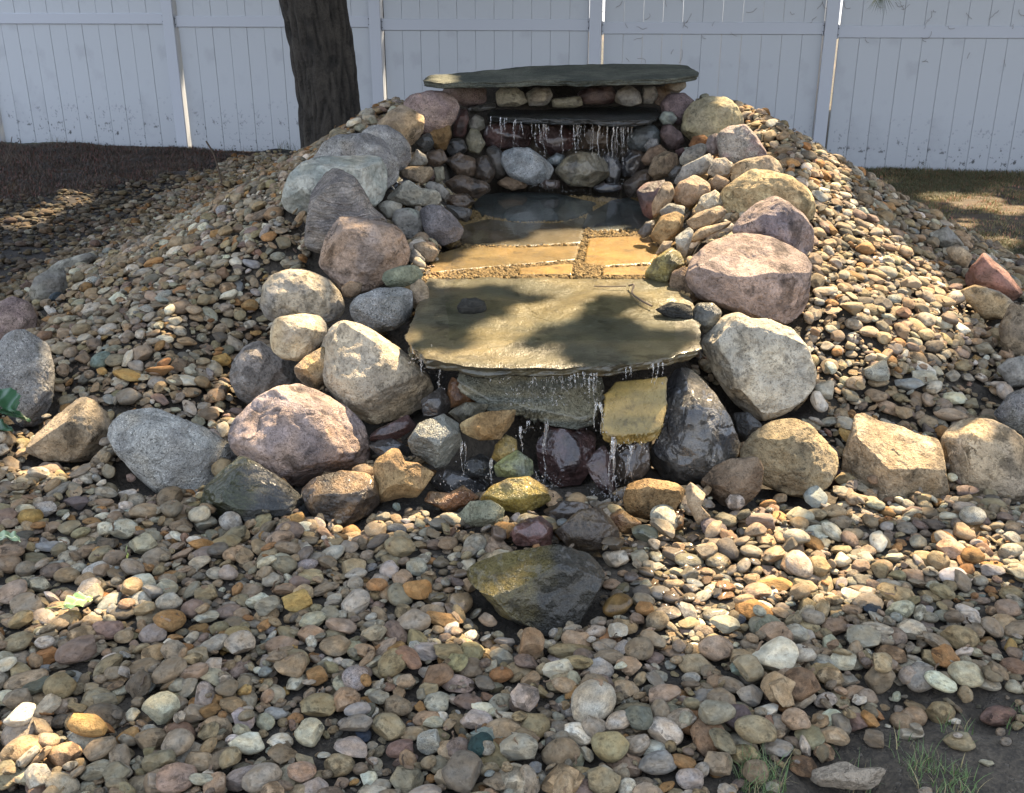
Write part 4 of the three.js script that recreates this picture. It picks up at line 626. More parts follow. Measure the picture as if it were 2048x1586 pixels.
// the stones that show largest are things of their own; labels say where to find each
const big = pebbles.filter((b) => b.seen).sort((p, q) => q.size - p.size).slice(0, 300);
const MARKS = [['mossy dark boulder', 1065, 1180], ['dark slate rock', 510, 1000], ['brown wedge boulder', 135, 870], ['pale grey boulder', 345, 910], ['flat topped tan block', 1790, 920], ['round tan boulder at right', 1970, 930], ['long flat stone in the soil', 1690, 1552], ['green fallen leaf', 158, 1205], ['yellowish brown boulder', 1580, 910], ['white tan boulder', 1520, 730], ['tall grey boulder at left', 50, 750], ['round lilac boulder', 520, 750], ['yellow grey rock', 1975, 605], ['large pink slab boulder', 1500, 550]];
function whereIs(b) {
  if (b.py > 1400) return 'along the bottom edge, ' + (b.px < 340 ? 'far left' : b.px < 680 ? 'left' : b.px < 1020 ? 'just left of the centre' : b.px < 1360 ? 'just right of the centre' : b.px < 1700 ? 'right' : 'far right');
  let best = null, bd = 1e9; for (const m of MARKS) { const dd = Math.hypot(m[1] - b.px, (m[2] - b.py) * 1.3); if (dd < bd) { bd = dd; best = m; } }
  const dx = b.px - best[1], dy = b.py - best[2];
  return (Math.abs(dx) > Math.abs(dy) * 1.3 ? (dx < 0 ? 'left of the ' : 'right of the ') : dy > 0 ? 'in front of the ' : 'behind the ') + best[0];
}
const byLabel = new Map();
for (const b of big) { const r = b.b / b.a, f = b.c / b.b, sh = b.shape % 3 === 0 ? 'angular' : r > 0.84 ? 'round' : r < 0.62 ? 'elongated' : f < 0.6 ? 'flat' : 'oval', l = `${KIND[b.kind][0]} ${sh} stone ${whereIs(b)}`; if (!byLabel.has(l)) byLabel.set(l, []); byLabel.get(l).push(b); }
const ORD = ['leftmost', 'second from left', 'third from left', 'fourth from left', 'fifth from left', 'sixth from left', 'seventh from left', 'eighth from left', 'ninth from left'];
for (const [l, list] of byLabel) { list.sort((p, q) => p.px - q.px); list.forEach((b, i) => { b.label = list.length === 1 ? l : `${i === list.length - 1 ? 'rightmost' : ORD[i] ?? 'middle'} ${l}`; }); }
const pebbleMaterials = new Map();
function pebbleMaterial(tex, color, wet) {
  const key = [tex, wet, color?.map((v) => Math.round(v * 40)).join()].join('|');
  if (!pebbleMaterials.has(key)) {
    const m = new THREE.MeshPhysicalMaterial({ vertexColors: true, map: TEX[tex], bumpMap: TEX.bump, bumpScale: 0.004, roughness: wet ? 0.4 : 0.82, clearcoat: wet ? 0.45 : 0, clearcoatRoughness: 0.15, specularIntensity: 0.4 });
    if (color) m.color.setRGB(...color.map((v) => Math.max(1, Math.round(v * 40)) / 40 * (wet ? 0.62 : 1)));
    m.name = tex + ' pebble'; pebbleMaterials.set(key, m);
  }
  return pebbleMaterials.get(key);
}
const single = new Set(big);
for (const b of big) {
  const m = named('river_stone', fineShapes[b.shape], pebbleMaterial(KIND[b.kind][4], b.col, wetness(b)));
  const [p, q, s] = transform(b); m.position.copy(p); m.quaternion.copy(q); m.scale.copy(s);
  tag(m, b.label, 'river stone', 'large river stones of the gravel bed');
}
{ // all the smaller ones, one heap
  const heap = new THREE.Group(); heap.name = 'river_pebbles';
  const bins = new Map();
  for (const b of pebbles) { if (single.has(b)) continue; const key = b.shape + '|' + KIND[b.kind][4] + '|' + wetness(b); if (!bins.has(key)) bins.set(key, []); bins.get(key).push(b); }
  const color = new THREE.Color();
  for (const [key, list] of bins) {
    const [shape, tex, wet] = key.split('|'), im = new THREE.InstancedMesh(shapes[+shape], pebbleMaterial(tex, null, wet === 'true'), list.length);
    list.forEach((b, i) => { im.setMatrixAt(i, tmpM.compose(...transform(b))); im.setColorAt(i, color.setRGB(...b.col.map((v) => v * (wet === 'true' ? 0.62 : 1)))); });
    im.name = 'pebble_heap'; im.userData.kind = 'stuff'; heap.add(im);
  }
  tag(heap, 'heap of countless smaller mixed river pebbles covering the mound and ground', 'pebbles', undefined, 'stuff');
}
console.log('pebbles', pebbles.length, 'picked', pebbles.filter((b) => b.picked).length, 'labels', new Set(big.map((b) => b.label)).size);
{ // pea gravel in the joints of the flagstones
  const rnd = rngOf(77), list = [], flagsHit = (x, z) => taken[Math.round((z - GZ0) / CELL) * GW + Math.round((x - GX0) / CELL)] === 1;
  for (let n = 0; n < 26000; n++) {
    const d = 4.0 + rnd() * 2.1, x = AX(d) + (rnd() * 2 - 1) * 0.66, z = -d, h = ST(d) - 0.004, k = Math.round((z - GZ0) / CELL) * GW + Math.round((x - GX0) / CELL);
    if (grid[k] > h + 0.012 || (flagsHit(x, z) && grid[k] > h - 0.012)) continue;
    list.push([x, h - 0.008 + rnd() * 0.006, z, 0.006 + rnd() * 0.006, rnd()]);
  }
  const im = new THREE.InstancedMesh(pebbleShape(3, 2), pebbleMaterial('sand', null, false), list.length), c = new THREE.Color();
  list.forEach(([x, y, z, s, r], i) => { im.setMatrixAt(i, tmpM.compose(V(x, y, z), new THREE.Quaternion().setFromEuler(new THREE.Euler(r * 9, r * 17, r * 5)), V(s * 1.3, s, s))); const v = 0.75 + r * 0.45; im.setColorAt(i, c.setRGB(.34 * v, .235 * v, .115 * v)); });
  im.name = 'joint_gravel';
  tag(im, 'pale pea gravel filling the joints between the flagstones of the stream', 'gravel', undefined, 'stuff');
}
// ------------------------------------------------------------------ the ground, the fence, the trees
{
  const soilMat = new THREE.MeshStandardMaterial({ vertexColors: true, map: TEX.soil, bumpMap: TEX.bump, bumpScale: 0.012, roughness: 1 }); soilMat.name = 'soil';
  const xs = [], zs = [];
  const axis = (a, b, lo, hi, fine) => { const out = []; for (let t = a; t < lo; t += Math.max(0.5, (lo - t) * 0.25)) out.push(t); for (let t = lo; t < hi; t += fine) out.push(t); let s = fine; for (let t = hi; t < b; t += s) { out.push(t); s = Math.max(0.5, (t - hi) * 0.25); } out.push(b); return out; };
  const X = axis(-90, 90, -6.5, 6.5, 0.045), Z = axis(-90, 60, -12, -0.8, 0.045), pos = [], col = [], uv = [], idx = [];
  for (const z of Z) for (const x of X) {
    const h = land(x, z), [px, py] = z < -0.9 ? pixelOf(V(x, h, z)) : [0, 9999];
    let c = [.075, .062, .047];
    const n = 0.8 + 0.8 * fbm(x * 2.2, 5, z * 2.2, 4);
    const mound = h > 0.02 && z < -2.8 && z > -9.5;
    if (!mound && z < -4 && x > 1.2) { const g = sstep(fbm(x * 0.9, 2, z * 0.9, 4) + 0.25 * sstep(-z, 8.5, 10.8), -0.05, 0.25); c = [lerp(.125, .05, g), lerp(.09, .047, g), lerp(.056, .026, g)]; }
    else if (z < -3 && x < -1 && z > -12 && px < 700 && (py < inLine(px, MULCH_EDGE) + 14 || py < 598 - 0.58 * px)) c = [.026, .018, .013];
    else if (z < -12 || z > 0) c = [.10, .11, .05];
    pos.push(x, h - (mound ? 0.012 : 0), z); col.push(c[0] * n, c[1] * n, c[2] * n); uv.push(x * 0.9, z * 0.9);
  }
  const W = X.length; for (let j = 0; j + 1 < Z.length; j++) for (let i = 0; i + 1 < W; i++) { const a = j * W + i; idx.push(a, a + W, a + 1, a + 1, a + W, a + W + 1); }
  const g = new THREE.BufferGeometry(); g.setAttribute('position', new THREE.Float32BufferAttribute(pos, 3)); g.setAttribute('color', new THREE.Float32BufferAttribute(col, 3)); g.setAttribute('uv', new THREE.Float32BufferAttribute(uv, 2)); g.setIndex(idx); g.computeVertexNormals();
  tag(named('ground', g, soilMat), 'dark soil ground rising into the mound, with a worn lawn at the right', undefined, undefined, 'structure');
}
// white vinyl privacy fence: posts, rails and single boards
{
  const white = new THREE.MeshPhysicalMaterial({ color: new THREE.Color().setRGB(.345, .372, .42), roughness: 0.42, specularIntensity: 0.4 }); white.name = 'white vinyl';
  const dirtT = texture(512, (x, y, i) => { const k = (y * 2) * S + x * 2, f = 1 - y / 512, low = Math.pow(Math.max(0, 1 - (y / 512) * 3.2), 1.4), v = 1 - low * (0.06 + 0.7 * sstep(nE[k] * 0.6 + nB[k] * 0.4, 0.60, 0.68)) - 0.05 * sstep(nA[k], 0.55, 0.75); return [v, v, v * 0.985]; }, true);
  const board = white.clone(); board.map = dirtT; board.name = 'weathered vinyl board';
  const fence = new THREE.Group(); fence.name = 'vinyl_fence';
  const dir = V(1, 0, 0.165).normalize(), back = V(-0.165, 0, 1).normalize(), turn = -Math.atan2(dir.z, dir.x), x0 = -3.83, step = 2.355 / dir.x;
  const spot = (s, off = 0) => { const x = x0 + s * dir.x; return V(x, 0, FENCE(x)).addScaledVector(back, off); };
  const postW = 0.127, H = 2.05, boards = 11, bw = (step - postW - 0.034) / boards, railH = 0.115, railAt = (k) => 1.425 - 0.0125 * spot((k + .5) * step).x, base = 1.44;
  const boardShape = (h, v, lift = 0) => { const g = new THREE.BufferGeometry(), w = bw / 2 - 0.0008, t = 0.011, c = 0.0035, o = [[-w, -t], [w, -t], [w, t - c], [w - c, t], [-w + c, t], [-w, t - c]], pos = [], uv = [], n = o.length; for (let i = 0; i < n; i++) { const [a, b] = [o[i], o[(i + 1) % n]]; for (const [p, y] of [[a, 0], [b, 0], [b, h], [a, 0], [b, h], [a, h]]) { pos.push(p[0], y, p[1]); uv.push((p[0] + w) / (2 * w) * 0.11 + v, clamp((y + lift) / 2.1, 0.003, 0.98)); } } for (const y of [0, h]) for (let i = 1; i + 1 < n; i++) for (const p of (y ? [o[0], o[i + 1], o[i]] : [o[0], o[i], o[i + 1]])) { pos.push(p[0], y, p[1]); uv.push(v, clamp((y + lift) / 2.1, 0.003, 0.98)); } g.setAttribute('position', new THREE.Float32BufferAttribute(pos, 3)); g.setAttribute('uv', new THREE.Float32BufferAttribute(uv, 2)); g.computeVertexNormals(); return g; };
  const low = [0, .13, .27, .39, .52, .66, .78].map((v) => boardShape(base - railH / 2 - 0.03, v)), high = [0, .2, .45, .7].map((v) => boardShape(H - base - 0.06, v + .01, base));
  const postG = new RoundedBoxGeometry(postW, H + 0.1, postW, 2, 0.006), capG = new THREE.ConeGeometry(0.105, 0.06, 4); capG.rotateY(Math.PI / 4);
  const railG = new RoundedBoxGeometry(step - postW - 0.006, railH, 0.05, 2, 0.006), bracketG = new RoundedBoxGeometry(0.012, railH + 0.02, 0.062, 1, 0.004), screwG = new THREE.SphereGeometry(0.006, 8, 6);
  const dark = new THREE.MeshStandardMaterial({ color: new THREE.Color().setRGB(.12, .12, .12), roughness: .6, metalness: .6 }); dark.name = 'screw';
  const put = (name, g, m, p) => { const o = named(name, g, m, fence); o.position.copy(p); o.rotation.y = turn; return o; };
  const rnd = rngOf(5);
  for (let k = -4; k <= 5; k++) {
    const p = spot(k * step); put('post', postG, white, p.clone().setY(H / 2 + 0.02)); put('post_cap', capG, white, p.clone().setY(H + 0.1));
    if (k === 5) continue;
    const railY = railAt(k);
    for (let b = 0; b < boards; b++) {
      const s = k * step + postW / 2 + 0.026 + bw * (b + 0.5), z = (b % 2) * 0.0016;
      put('board', low[Math.floor(rnd() * 7)], board, spot(s, z).setY(0.03 + railY - base)); put('upper_board', high[Math.floor(rnd() * 4)], board, spot(s, z).setY(railY + railH / 2 - 0.012));
    }
    const mid = spot((k + 0.5) * step, 0.004); put('rail', railG, white, mid.clone().setY(railY)); put('bottom_rail', railG, white, mid.clone().setY(-0.045)); put('top_rail', railG, white, mid.clone().setY(H - 0.04));
    for (const e of [0, 1]) { const s = k * step + (e ? step - postW / 2 - 0.012 : postW / 2 + 0.012), br = put('bracket', bracketG, white, spot(s, 0.004).setY(railY)); for (const y of [-0.03, 0.03]) { const sc = named('screw', screwG, dark, br); sc.position.set(0, y, 0.032); } }
  }
  tag(fence, 'white vinyl privacy fence of upright boards with a middle rail, along the back', 'fence');
  // dead vine tendrils hanging down its right part
  const vine = new THREE.MeshStandardMaterial({ color: new THREE.Color().setRGB(.20, .185, .16), roughness: 1 }); vine.name = 'dry tendril';
  [['thin dry tendrils hanging on the fence panel above the top slab', .9, 3.2], ['thin dry tendrils hanging on the fence panel right of the top slab', 3.3, 5.6]].forEach(([label, xa, xb]) => {
    const list = [];
    for (let n = 0; n < 30; n++) {
      const s = (lerp(xa, xb, rnd()) - x0) / dir.x, y = 1.05 + Math.pow(rnd(), 0.7) * 0.8, L = 0.04 + rnd() * 0.10, pts = []; let a = (rnd() - 0.5) * 2.2;
      let q = [s, y]; for (let j = 0; j < 6; j++) { pts.push(spot(q[0], 0.0165 + 0.010 * rnd() + (Math.abs(q[1] - 1.4) < 0.1 ? 0.016 : 0)).setY(q[1])); a += (rnd() - 0.5) * 1.6; q = [q[0] + Math.sin(a) * L / 5, q[1] - Math.cos(a) * L / 5]; }
      list.push(new THREE.TubeGeometry(new THREE.CatmullRomCurve3(pts), 10, 0.0018, 4));
    }
    tag(named('dry_tendrils', mergeGeometries(list), vine), label, 'tendrils', undefined, 'stuff');
  });
}
// bark of the tree in front of the fence, and the crowns that shade the place
function trunkShape(path, radii, seed, ridge) {
  const curve = new THREE.CatmullRomCurve3(path), NA = 90, NL = 150, pos = [], col = [], uv = [], idx = [], T = V(0, 0, 0);
  for (let l = 0; l <= NL; l++) {
    const t = l / NL, c = curve.getPoint(t), k = t * (radii.length - 1), k0 = Math.min(radii.length - 2, Math.floor(k)), r = lerp(radii[k0], radii[k0 + 1], k - k0);
    for (let a = 0; a <= NA; a++) {
      const th = (a % NA) / NA * 2 * Math.PI, ca = Math.cos(th), sa = Math.sin(th), w = fbm(ca * 2 + seed, c.y * 1.1, sa * 2, 3);
      const f = Math.abs(noise(ca * 5.5 + seed + w, c.y * 2.2, sa * 5.5 + w)), g2 = Math.abs(noise(ca * 9 + seed, c.y * 7, sa * 9)), rr = r * (1 + 0.06 * w) + ridge * (0.5 - Math.pow(1 - f, 5) * 1.2 + 0.35 * g2);
      pos.push(c.x + ca * rr, c.y, c.z + sa * rr); const v = 0.35 + 0.9 * sstep(f, 0.02, 0.22) + 0.9 * g2; col.push(.032 * v, .028 * v, .024 * v); uv.push(a / NA * 2, c.y);
    }
  }
  for (let l = 0; l < NL; l++) for (let a = 0; a < NA; a++) { const i = l * (NA + 1) + a; idx.push(i, i + NA + 1, i + 1, i + 1, i + NA + 1, i + NA + 2); }
  const g = new THREE.BufferGeometry(); g.setAttribute('position', new THREE.Float32BufferAttribute(pos, 3)); g.setAttribute('color', new THREE.Float32BufferAttribute(col, 3)); g.setAttribute('uv', new THREE.Float32BufferAttribute(uv, 2)); g.setIndex(idx); g.computeVertexNormals();
  return g;
}
const bark = new THREE.MeshStandardMaterial({ vertexColors: true, map: TEX.sand, bumpMap: TEX.bump, bumpScale: 0.03, roughness: 0.95 }); bark.name = 'bark';
const leafMat = new THREE.MeshPhysicalMaterial({ color: new THREE.Color().setRGB(.085, .13, .04), roughness: 0.7, transmission: 0.35, thickness: 0, side: THREE.DoubleSide }); leafMat.name = 'leaf';
function leafClump(seed, single) {
  const rnd = rngOf(seed), pos = [], idx = [];
  for (let n = 0; n < (single ? 1 : 6); n++) {
    const c = single ? V(0, 0, 0) : V(rnd() - .5, (rnd() - .5) * 0.6, rnd() - .5).multiplyScalar(0.15), d = V(rnd() - .5, (rnd() - .7) * 0.6, rnd() - .5).normalize(), s = d.clone().cross(V(rnd() - .5, 1.5, rnd() - .5)).normalize(), L = single ? .155 : 0.085 + rnd() * 0.05, W = L * (single ? .36 : 0.46), i = pos.length / 3;
    for (const [l, w] of [[0, 0], [.35, 1], [1, 0], [.35, -1]]) { const p = c.clone().addScaledVector(d, single ? (l - .5) * L : l * L * 1.2).addScaledVector(s, w * W); pos.push(p.x, p.y - (w ? 0 : 0.012), p.z); }
    idx.push(i, i + 1, i + 2, i, i + 2, i + 3);
  }
  const g = new THREE.BufferGeometry(); g.setAttribute('position', new THREE.Float32BufferAttribute(pos, 3)); g.setIndex(idx); g.computeVertexNormals(); return g;
}
// crown gaps are shaped for these sun patches, leaves in their rays left out: x, y, half width, half height in the photograph, at about the height h
const LIT = [
  [1745, 545, 125, 50, .35], [1660, 450, 70, 45, .5], [1850, 575, 100, 40, .15], [1660, 345, 45, 25, .55], [1480, 290, 60, 28, .95], [1530, 345, 60, 22, .85], [1490, 385, 70, 30, .8], [1590, 400, 40, 30, .75], [1410, 395, 55, 32, .65], [1400, 430, 50, 22, .6], [1345, 440, 45, 28, .55], [1430, 455, 40, 10, .6], [1570, 440, 25, 25, .7], [1440, 470, 60, 14, .6], [1400, 520, 40, 20, .55], [1520, 545, 95, 26, .55], [1595, 545, 30, 18, .55], [1330, 525, 35, 30, .5],
  [1240, 505, 75, 32, .47], [1040, 512, 110, 13, .47], [1120, 480, 60, 8, .47], [1230, 475, 60, 8, .47], [950, 548, 120, 10, .46], [1100, 545, 200, 10, .46], [1180, 570, 150, 9, .45], [1290, 588, 50, 9, .45], [880, 575, 40, 6, .45], [1310, 630, 16, 5, .45], [955, 592, 34, 5, .45], [1242, 627, 32, 7, .45], [1005, 652, 44, 8, .44], [900, 640, 26, 7, .44], [1150, 642, 32, 8, .44], [1226, 664, 38, 8, .44], [950, 693, 50, 6, .44], [1125, 688, 46, 5, .44], [1050, 715, 80, 4, .44], [1290, 690, 22, 4, .44], [1352, 692, 26, 5, .44], [1168, 606, 30, 7, .44], [1090, 636, 26, 7, .44], [1330, 660, 26, 7, .44],
  [960, 775, 55, 14, .3], [1030, 795, 60, 14, .25], [1275, 785, 45, 12, .28], [1260, 830, 50, 16, .25], [980, 850, 45, 18, .2], [870, 865, 30, 18, .2], [790, 945, 45, 40, .1], [1030, 895, 16, 18, .15], [1050, 925, 16, 8, .12], [1040, 980, 50, 22, .08], [690, 960, 60, 14, .12], [880, 1000, 60, 14, .05], [800, 1010, 50, 18, .04], [1310, 985, 50, 24, .12], [1250, 1035, 24, 16, .06], [1390, 1010, 30, 30, .08],
  [655, 860, 60, 45, .22], [560, 790, 55, 22, .28], [640, 800, 35, 12, .28], [700, 690, 35, 20, .4], [730, 740, 45, 26, .33], [800, 720, 22, 18, .33], [600, 655, 45, 22, .4], [640, 712, 26, 14, .33], [590, 572, 55, 24, .55], [675, 615, 16, 18, .45], [818, 515, 8, 40, .5],
  [165, 815, 45, 22, .15], [75, 790, 36, 45, .15], [130, 800, 50, 18, .06], [320, 745, 30, 10, .2], [450, 712, 14, 10, .25], [340, 625, 30, 10, .3],
  [1605, 895, 50, 40, .15], [1640, 930, 30, 30, .12], [1560, 870, 40, 14, .2], [1765, 865, 60, 26, .18], [1840, 885, 45, 16, .16], [1830, 960, 50, 10, .15], [1955, 880, 26, 20, .18], [2035, 925, 24, 40, .15], [1470, 680, 32, 50, .42], [1580, 660, 34, 16, .42], [1600, 770, 20, 26, .3], [1365, 780, 16, 34, .3], [1400, 810, 16, 10, .28],
  [1480, 1080, 130, 40, .03], [1400, 1110, 100, 40, .03], [1560, 1140, 130, 36, .03], [1680, 1100, 80, 26, .03], [1660, 1165, 100, 22, .03], [1450, 1165, 100, 34, .03], [1390, 1220, 70, 30, .03], [1850, 1090, 60, 20, .03], [1980, 1060, 50, 24, .03], [2030, 1110, 40, 20, .03], [1930, 1105, 40, 14, .03],
  [60, 1490, 75, 60, .03], [30, 1560, 60, 40, .03], [135, 1460, 50, 30, .03], [175, 1430, 40, 14, .03], [15, 1290, 26, 24, .03], [170, 1195, 55, 30, .03], [250, 1180, 45, 20, .03], [320, 1390, 32, 16, .03], [470, 1372, 26, 10, .03], [90, 1215, 30, 14, .03], [990, 1120, 60, 18, .1],
  [155, 385, 34, 7, .0], [60, 432, 50, 7, .0], [100, 410, 30, 5, 0], [1960, 390, 50, 7, 0], [1880, 380, 40, 5, 0], [2020, 405, 40, 5, 0], [1850, 345, 30, 4, 0], [1990, 470, 50, 8, 0], [1930, 430, 30, 6, 0], [2035, 510, 25, 9, 0], [1960, 520, 30, 8, 0], [1440, 215, 18, 6, 1.1], [870, 190, 30, 5, 1.1],
];
const LITP = LIT.map(([x, y, rx, ry]) => {                                        // the height of what is seen there, from the stones and the land
  let h = null, near = 1e9;
  for (const r of rocks) if (x > r.box[0] && x < r.box[2] && y > r.box[1] && y < r.box[3] && r.d < near) { near = r.d; h = at(x, y, r.d - r.small * 0.35).y; }
  if (h === null) { const P = hitLand(x, y, .06); h = P.y; if (x > 820 && x < 1400 && y > 380 && y < 735 && -P.z > 3.2) { const r = rayOf(x, y); r.multiplyScalar(1 / -r.z); let d = 4; for (let k = 0; k < 40; k++) d = (ST(d) - EYE) / r.y; h = ST(d); } }
  const tight = rx < 70 && x > 820 && x < 1400 && y > 555 && y < 735 ? 0.04 : Math.min(1, rx / 50);
  return [x, y, rx, ry, h, tight];
});
function inSun(P) {                                                             // does this spot in the crown shade one of those places?
  for (const [x, y, rx, ry, h, tight] of LITP) {
    const t = (P.y - h) / SUN.y, gx = P.x - SUN.x * t, gz = P.z - SUN.z * t; if (gz > -0.9 || gz < -12.5) continue;
    const [px, py, ppm] = pixelOf(V(gx, h, gz)), k = Math.hypot((px - x) / (rx + 0.055 * ppm * tight), (py - y) / (ry + 0.035 * ppm * tight)); if (k < 1) return true;
  }
  return false;
}
function tree(name, label, base, path, radii, crownC, crownR, count, seed, limbs, single) {
  const t = new THREE.Group(); t.name = name; t.position.copy(base);
  named('trunk', trunkShape(path, radii, seed, 0.03), bark, t);
  const rnd = rngOf(seed), limbList = limbs.map(([p, r]) => { const c = new THREE.CatmullRomCurve3(p), g = new THREE.TubeGeometry(c, 24, r, 9), q = g.attributes.position; for (let i = 0; i < q.count; i++) { const k = Math.floor(i / 10) / 24, m = c.getPoint(k); q.setXYZ(i, lerp(q.getX(i), m.x, k * 0.75), lerp(q.getY(i), m.y, k * 0.75), lerp(q.getZ(i), m.z, k * 0.75)); } return g; });
  limbList.forEach((g) => { const n = g.attributes.position.count, c = new Float32Array(n * 3).fill(.05); g.setAttribute('color', new THREE.BufferAttribute(c, 3)); named('limb', g, bark, t); });
  const places = [];
  for (let n = 0; n < count; n++) {
    const a = rnd() * 2 * Math.PI, r = Math.sqrt(rnd()), h = (rnd() * 2 - 1) * Math.sqrt(1 - r * r * 0.9), P = V(crownC.x + Math.cos(a) * r * crownR.x, crownC.y + h * crownR.y, crownC.z + Math.sin(a) * r * crownR.z);
    if (P.y < 2.3) continue;
    const m = new THREE.Matrix4().compose(P.clone().sub(base), new THREE.Quaternion().setFromEuler(new THREE.Euler((rnd() - .5) * 1.3, rnd() * 6.3, (rnd() - .5) * 1.3)), V(1, 1, 1).multiplyScalar(0.85 + rnd() * 0.4));
    if (inSun(P)) continue;
    places.push(m);
  }
  const crown = new THREE.InstancedMesh(leafClump(seed, single), leafMat, places.length), c = new THREE.Color();
  places.forEach((m, i) => { crown.setMatrixAt(i, m); const v = 0.7 + 0.6 * rnd(); crown.setColorAt(i, c.setRGB(v, v * (0.95 + rnd() * 0.1), v * 0.9)); });
  crown.name = 'crown'; crown.userData.kind = 'stuff'; t.add(crown);
  tag(t, label, 'tree');
  return t;
}
const treeBase = V(-1.60, 0, -9.0);
const shadeTree = tree('shade_tree', 'dark barked leaning tree trunk in front of the white fence', treeBase, [V(0.03, -0.3, 0), V(0.02, .3, 0), V(0, 1, 0), V(-.06, 1.6, 0), V(-.15, 2.3, 0), V(-.3, 3.6, -.1), V(-.1, 5.5, -.2), V(0, 7.5, -.3)], [.32, .262, .255, .265, .27, .25, .2, .13, .05], V(-1.2, 6.6, -9.0), V(5.2, 2.2, 6.2), 105000, 3, [[[V(-.3, 3.2, -.1), V(.8, 4.6, .6), V(2.4, 5.8, 1.0), V(3.6, 6.4, 1.6)], .13], [[V(-.25, 3.6, -.1), V(-1.4, 4.8, .9), V(-2.8, 5.9, 1.8)], .12], [[V(-.2, 4.2, -.1), V(.2, 5.2, -1.4), V(.6, 6.2, -3.0)], .11]], true);
const pineBase = V(7.4, 0, -9.6);
tree('tall_tree', 'tall tree right of the view whose crown shades the lawn', pineBase, [V(0, -.3, 0), V(0, 1, 0), V(.05, 3, 0), V(0, 6, 0), V(0, 8.5, 0)], [.3, .25, .22, .15, .05], V(4.6, 6.6, -9.6), V(5.4, 2.2, 6.4), 100000, 8, [[[V(0, 3.5, 0), V(-1.4, 4.8, .4), V(-3.4, 5.8, .9)], .12], [[V(0, 4, 0), V(-.8, 5.2, -1.2), V(-2, 6.2, -2.6)], .11]], true);
for (const [x, z, h, r, seed] of [[-7.5, -17.5, 5.2, 3.0, 41], [-2.2, -18.5, 5.6, 3.1, 42], [3.2, -17.8, 5.2, 3.0, 43], [8.6, -18.2, 5.8, 3.2, 44], [-12.5, -17, 5, 3, 45], [14, -17, 5, 3, 46]])   // the neighbours' trees, behind the fence
  tree('neighbour_tree', ['leafy tree far left behind the fence', 'leafy tree behind the fence near the leaning trunk', 'leafy tree behind the fence right of the top slab', 'leafy tree behind the fence at the right', 'leafy tree behind the fence beyond the left edge', 'leafy tree behind the fence beyond the right edge'][seed === 45 ? 4 : seed === 46 ? 5 : seed - 41], V(x, 0, z), [V(0, -.2, 0), V(0, 2, 0), V(.1, h, 0), V(0, h + 2, 0)], [.2, .16, .1, .04], V(x, h, z), V(r, 3.2, r * .8), 8000, seed, []);
{ // long needles of a pine bough that dips into the top of the view
  const c = at(1765, -22, 5.5), list = [], rnd = rngOf(21), needle = new THREE.MeshStandardMaterial({ color: new THREE.Color().setRGB(.05, .07, .035), roughness: .8 }); needle.name = 'needle';
  for (let n = 0; n < 60; n++) { const d = V(rnd() - .5, -0.75 * rnd() - .08, rnd() - .5).normalize(), g = new THREE.ConeGeometry(0.0016, 0.12 + rnd() * 0.03, 4); g.translate(0, 0.06, 0); g.applyQuaternion(new THREE.Quaternion().setFromUnitVectors(up, d)); list.push(g); }
  const bough = new THREE.Group(); bough.name = 'pine_bough'; bough.position.copy(c);
  named('needles', mergeGeometries(list), needle, bough).userData.kind = 'stuff';
  named('twig', new THREE.TubeGeometry(new THREE.CatmullRomCurve3([V(0, -.01, 0), V(.08, .25, -.05), V(.4, .9, -.3), V(1.2, 2.2, -1.2)]), 20, 0.006, 6), bark.clone(), bough).material.vertexColors = false;
  bough.children[1].material.color.setRGB(.06, .045, .035);
  tag(bough, 'tip of a pine bough with long needles hanging in at the top right', 'pine bough');
}
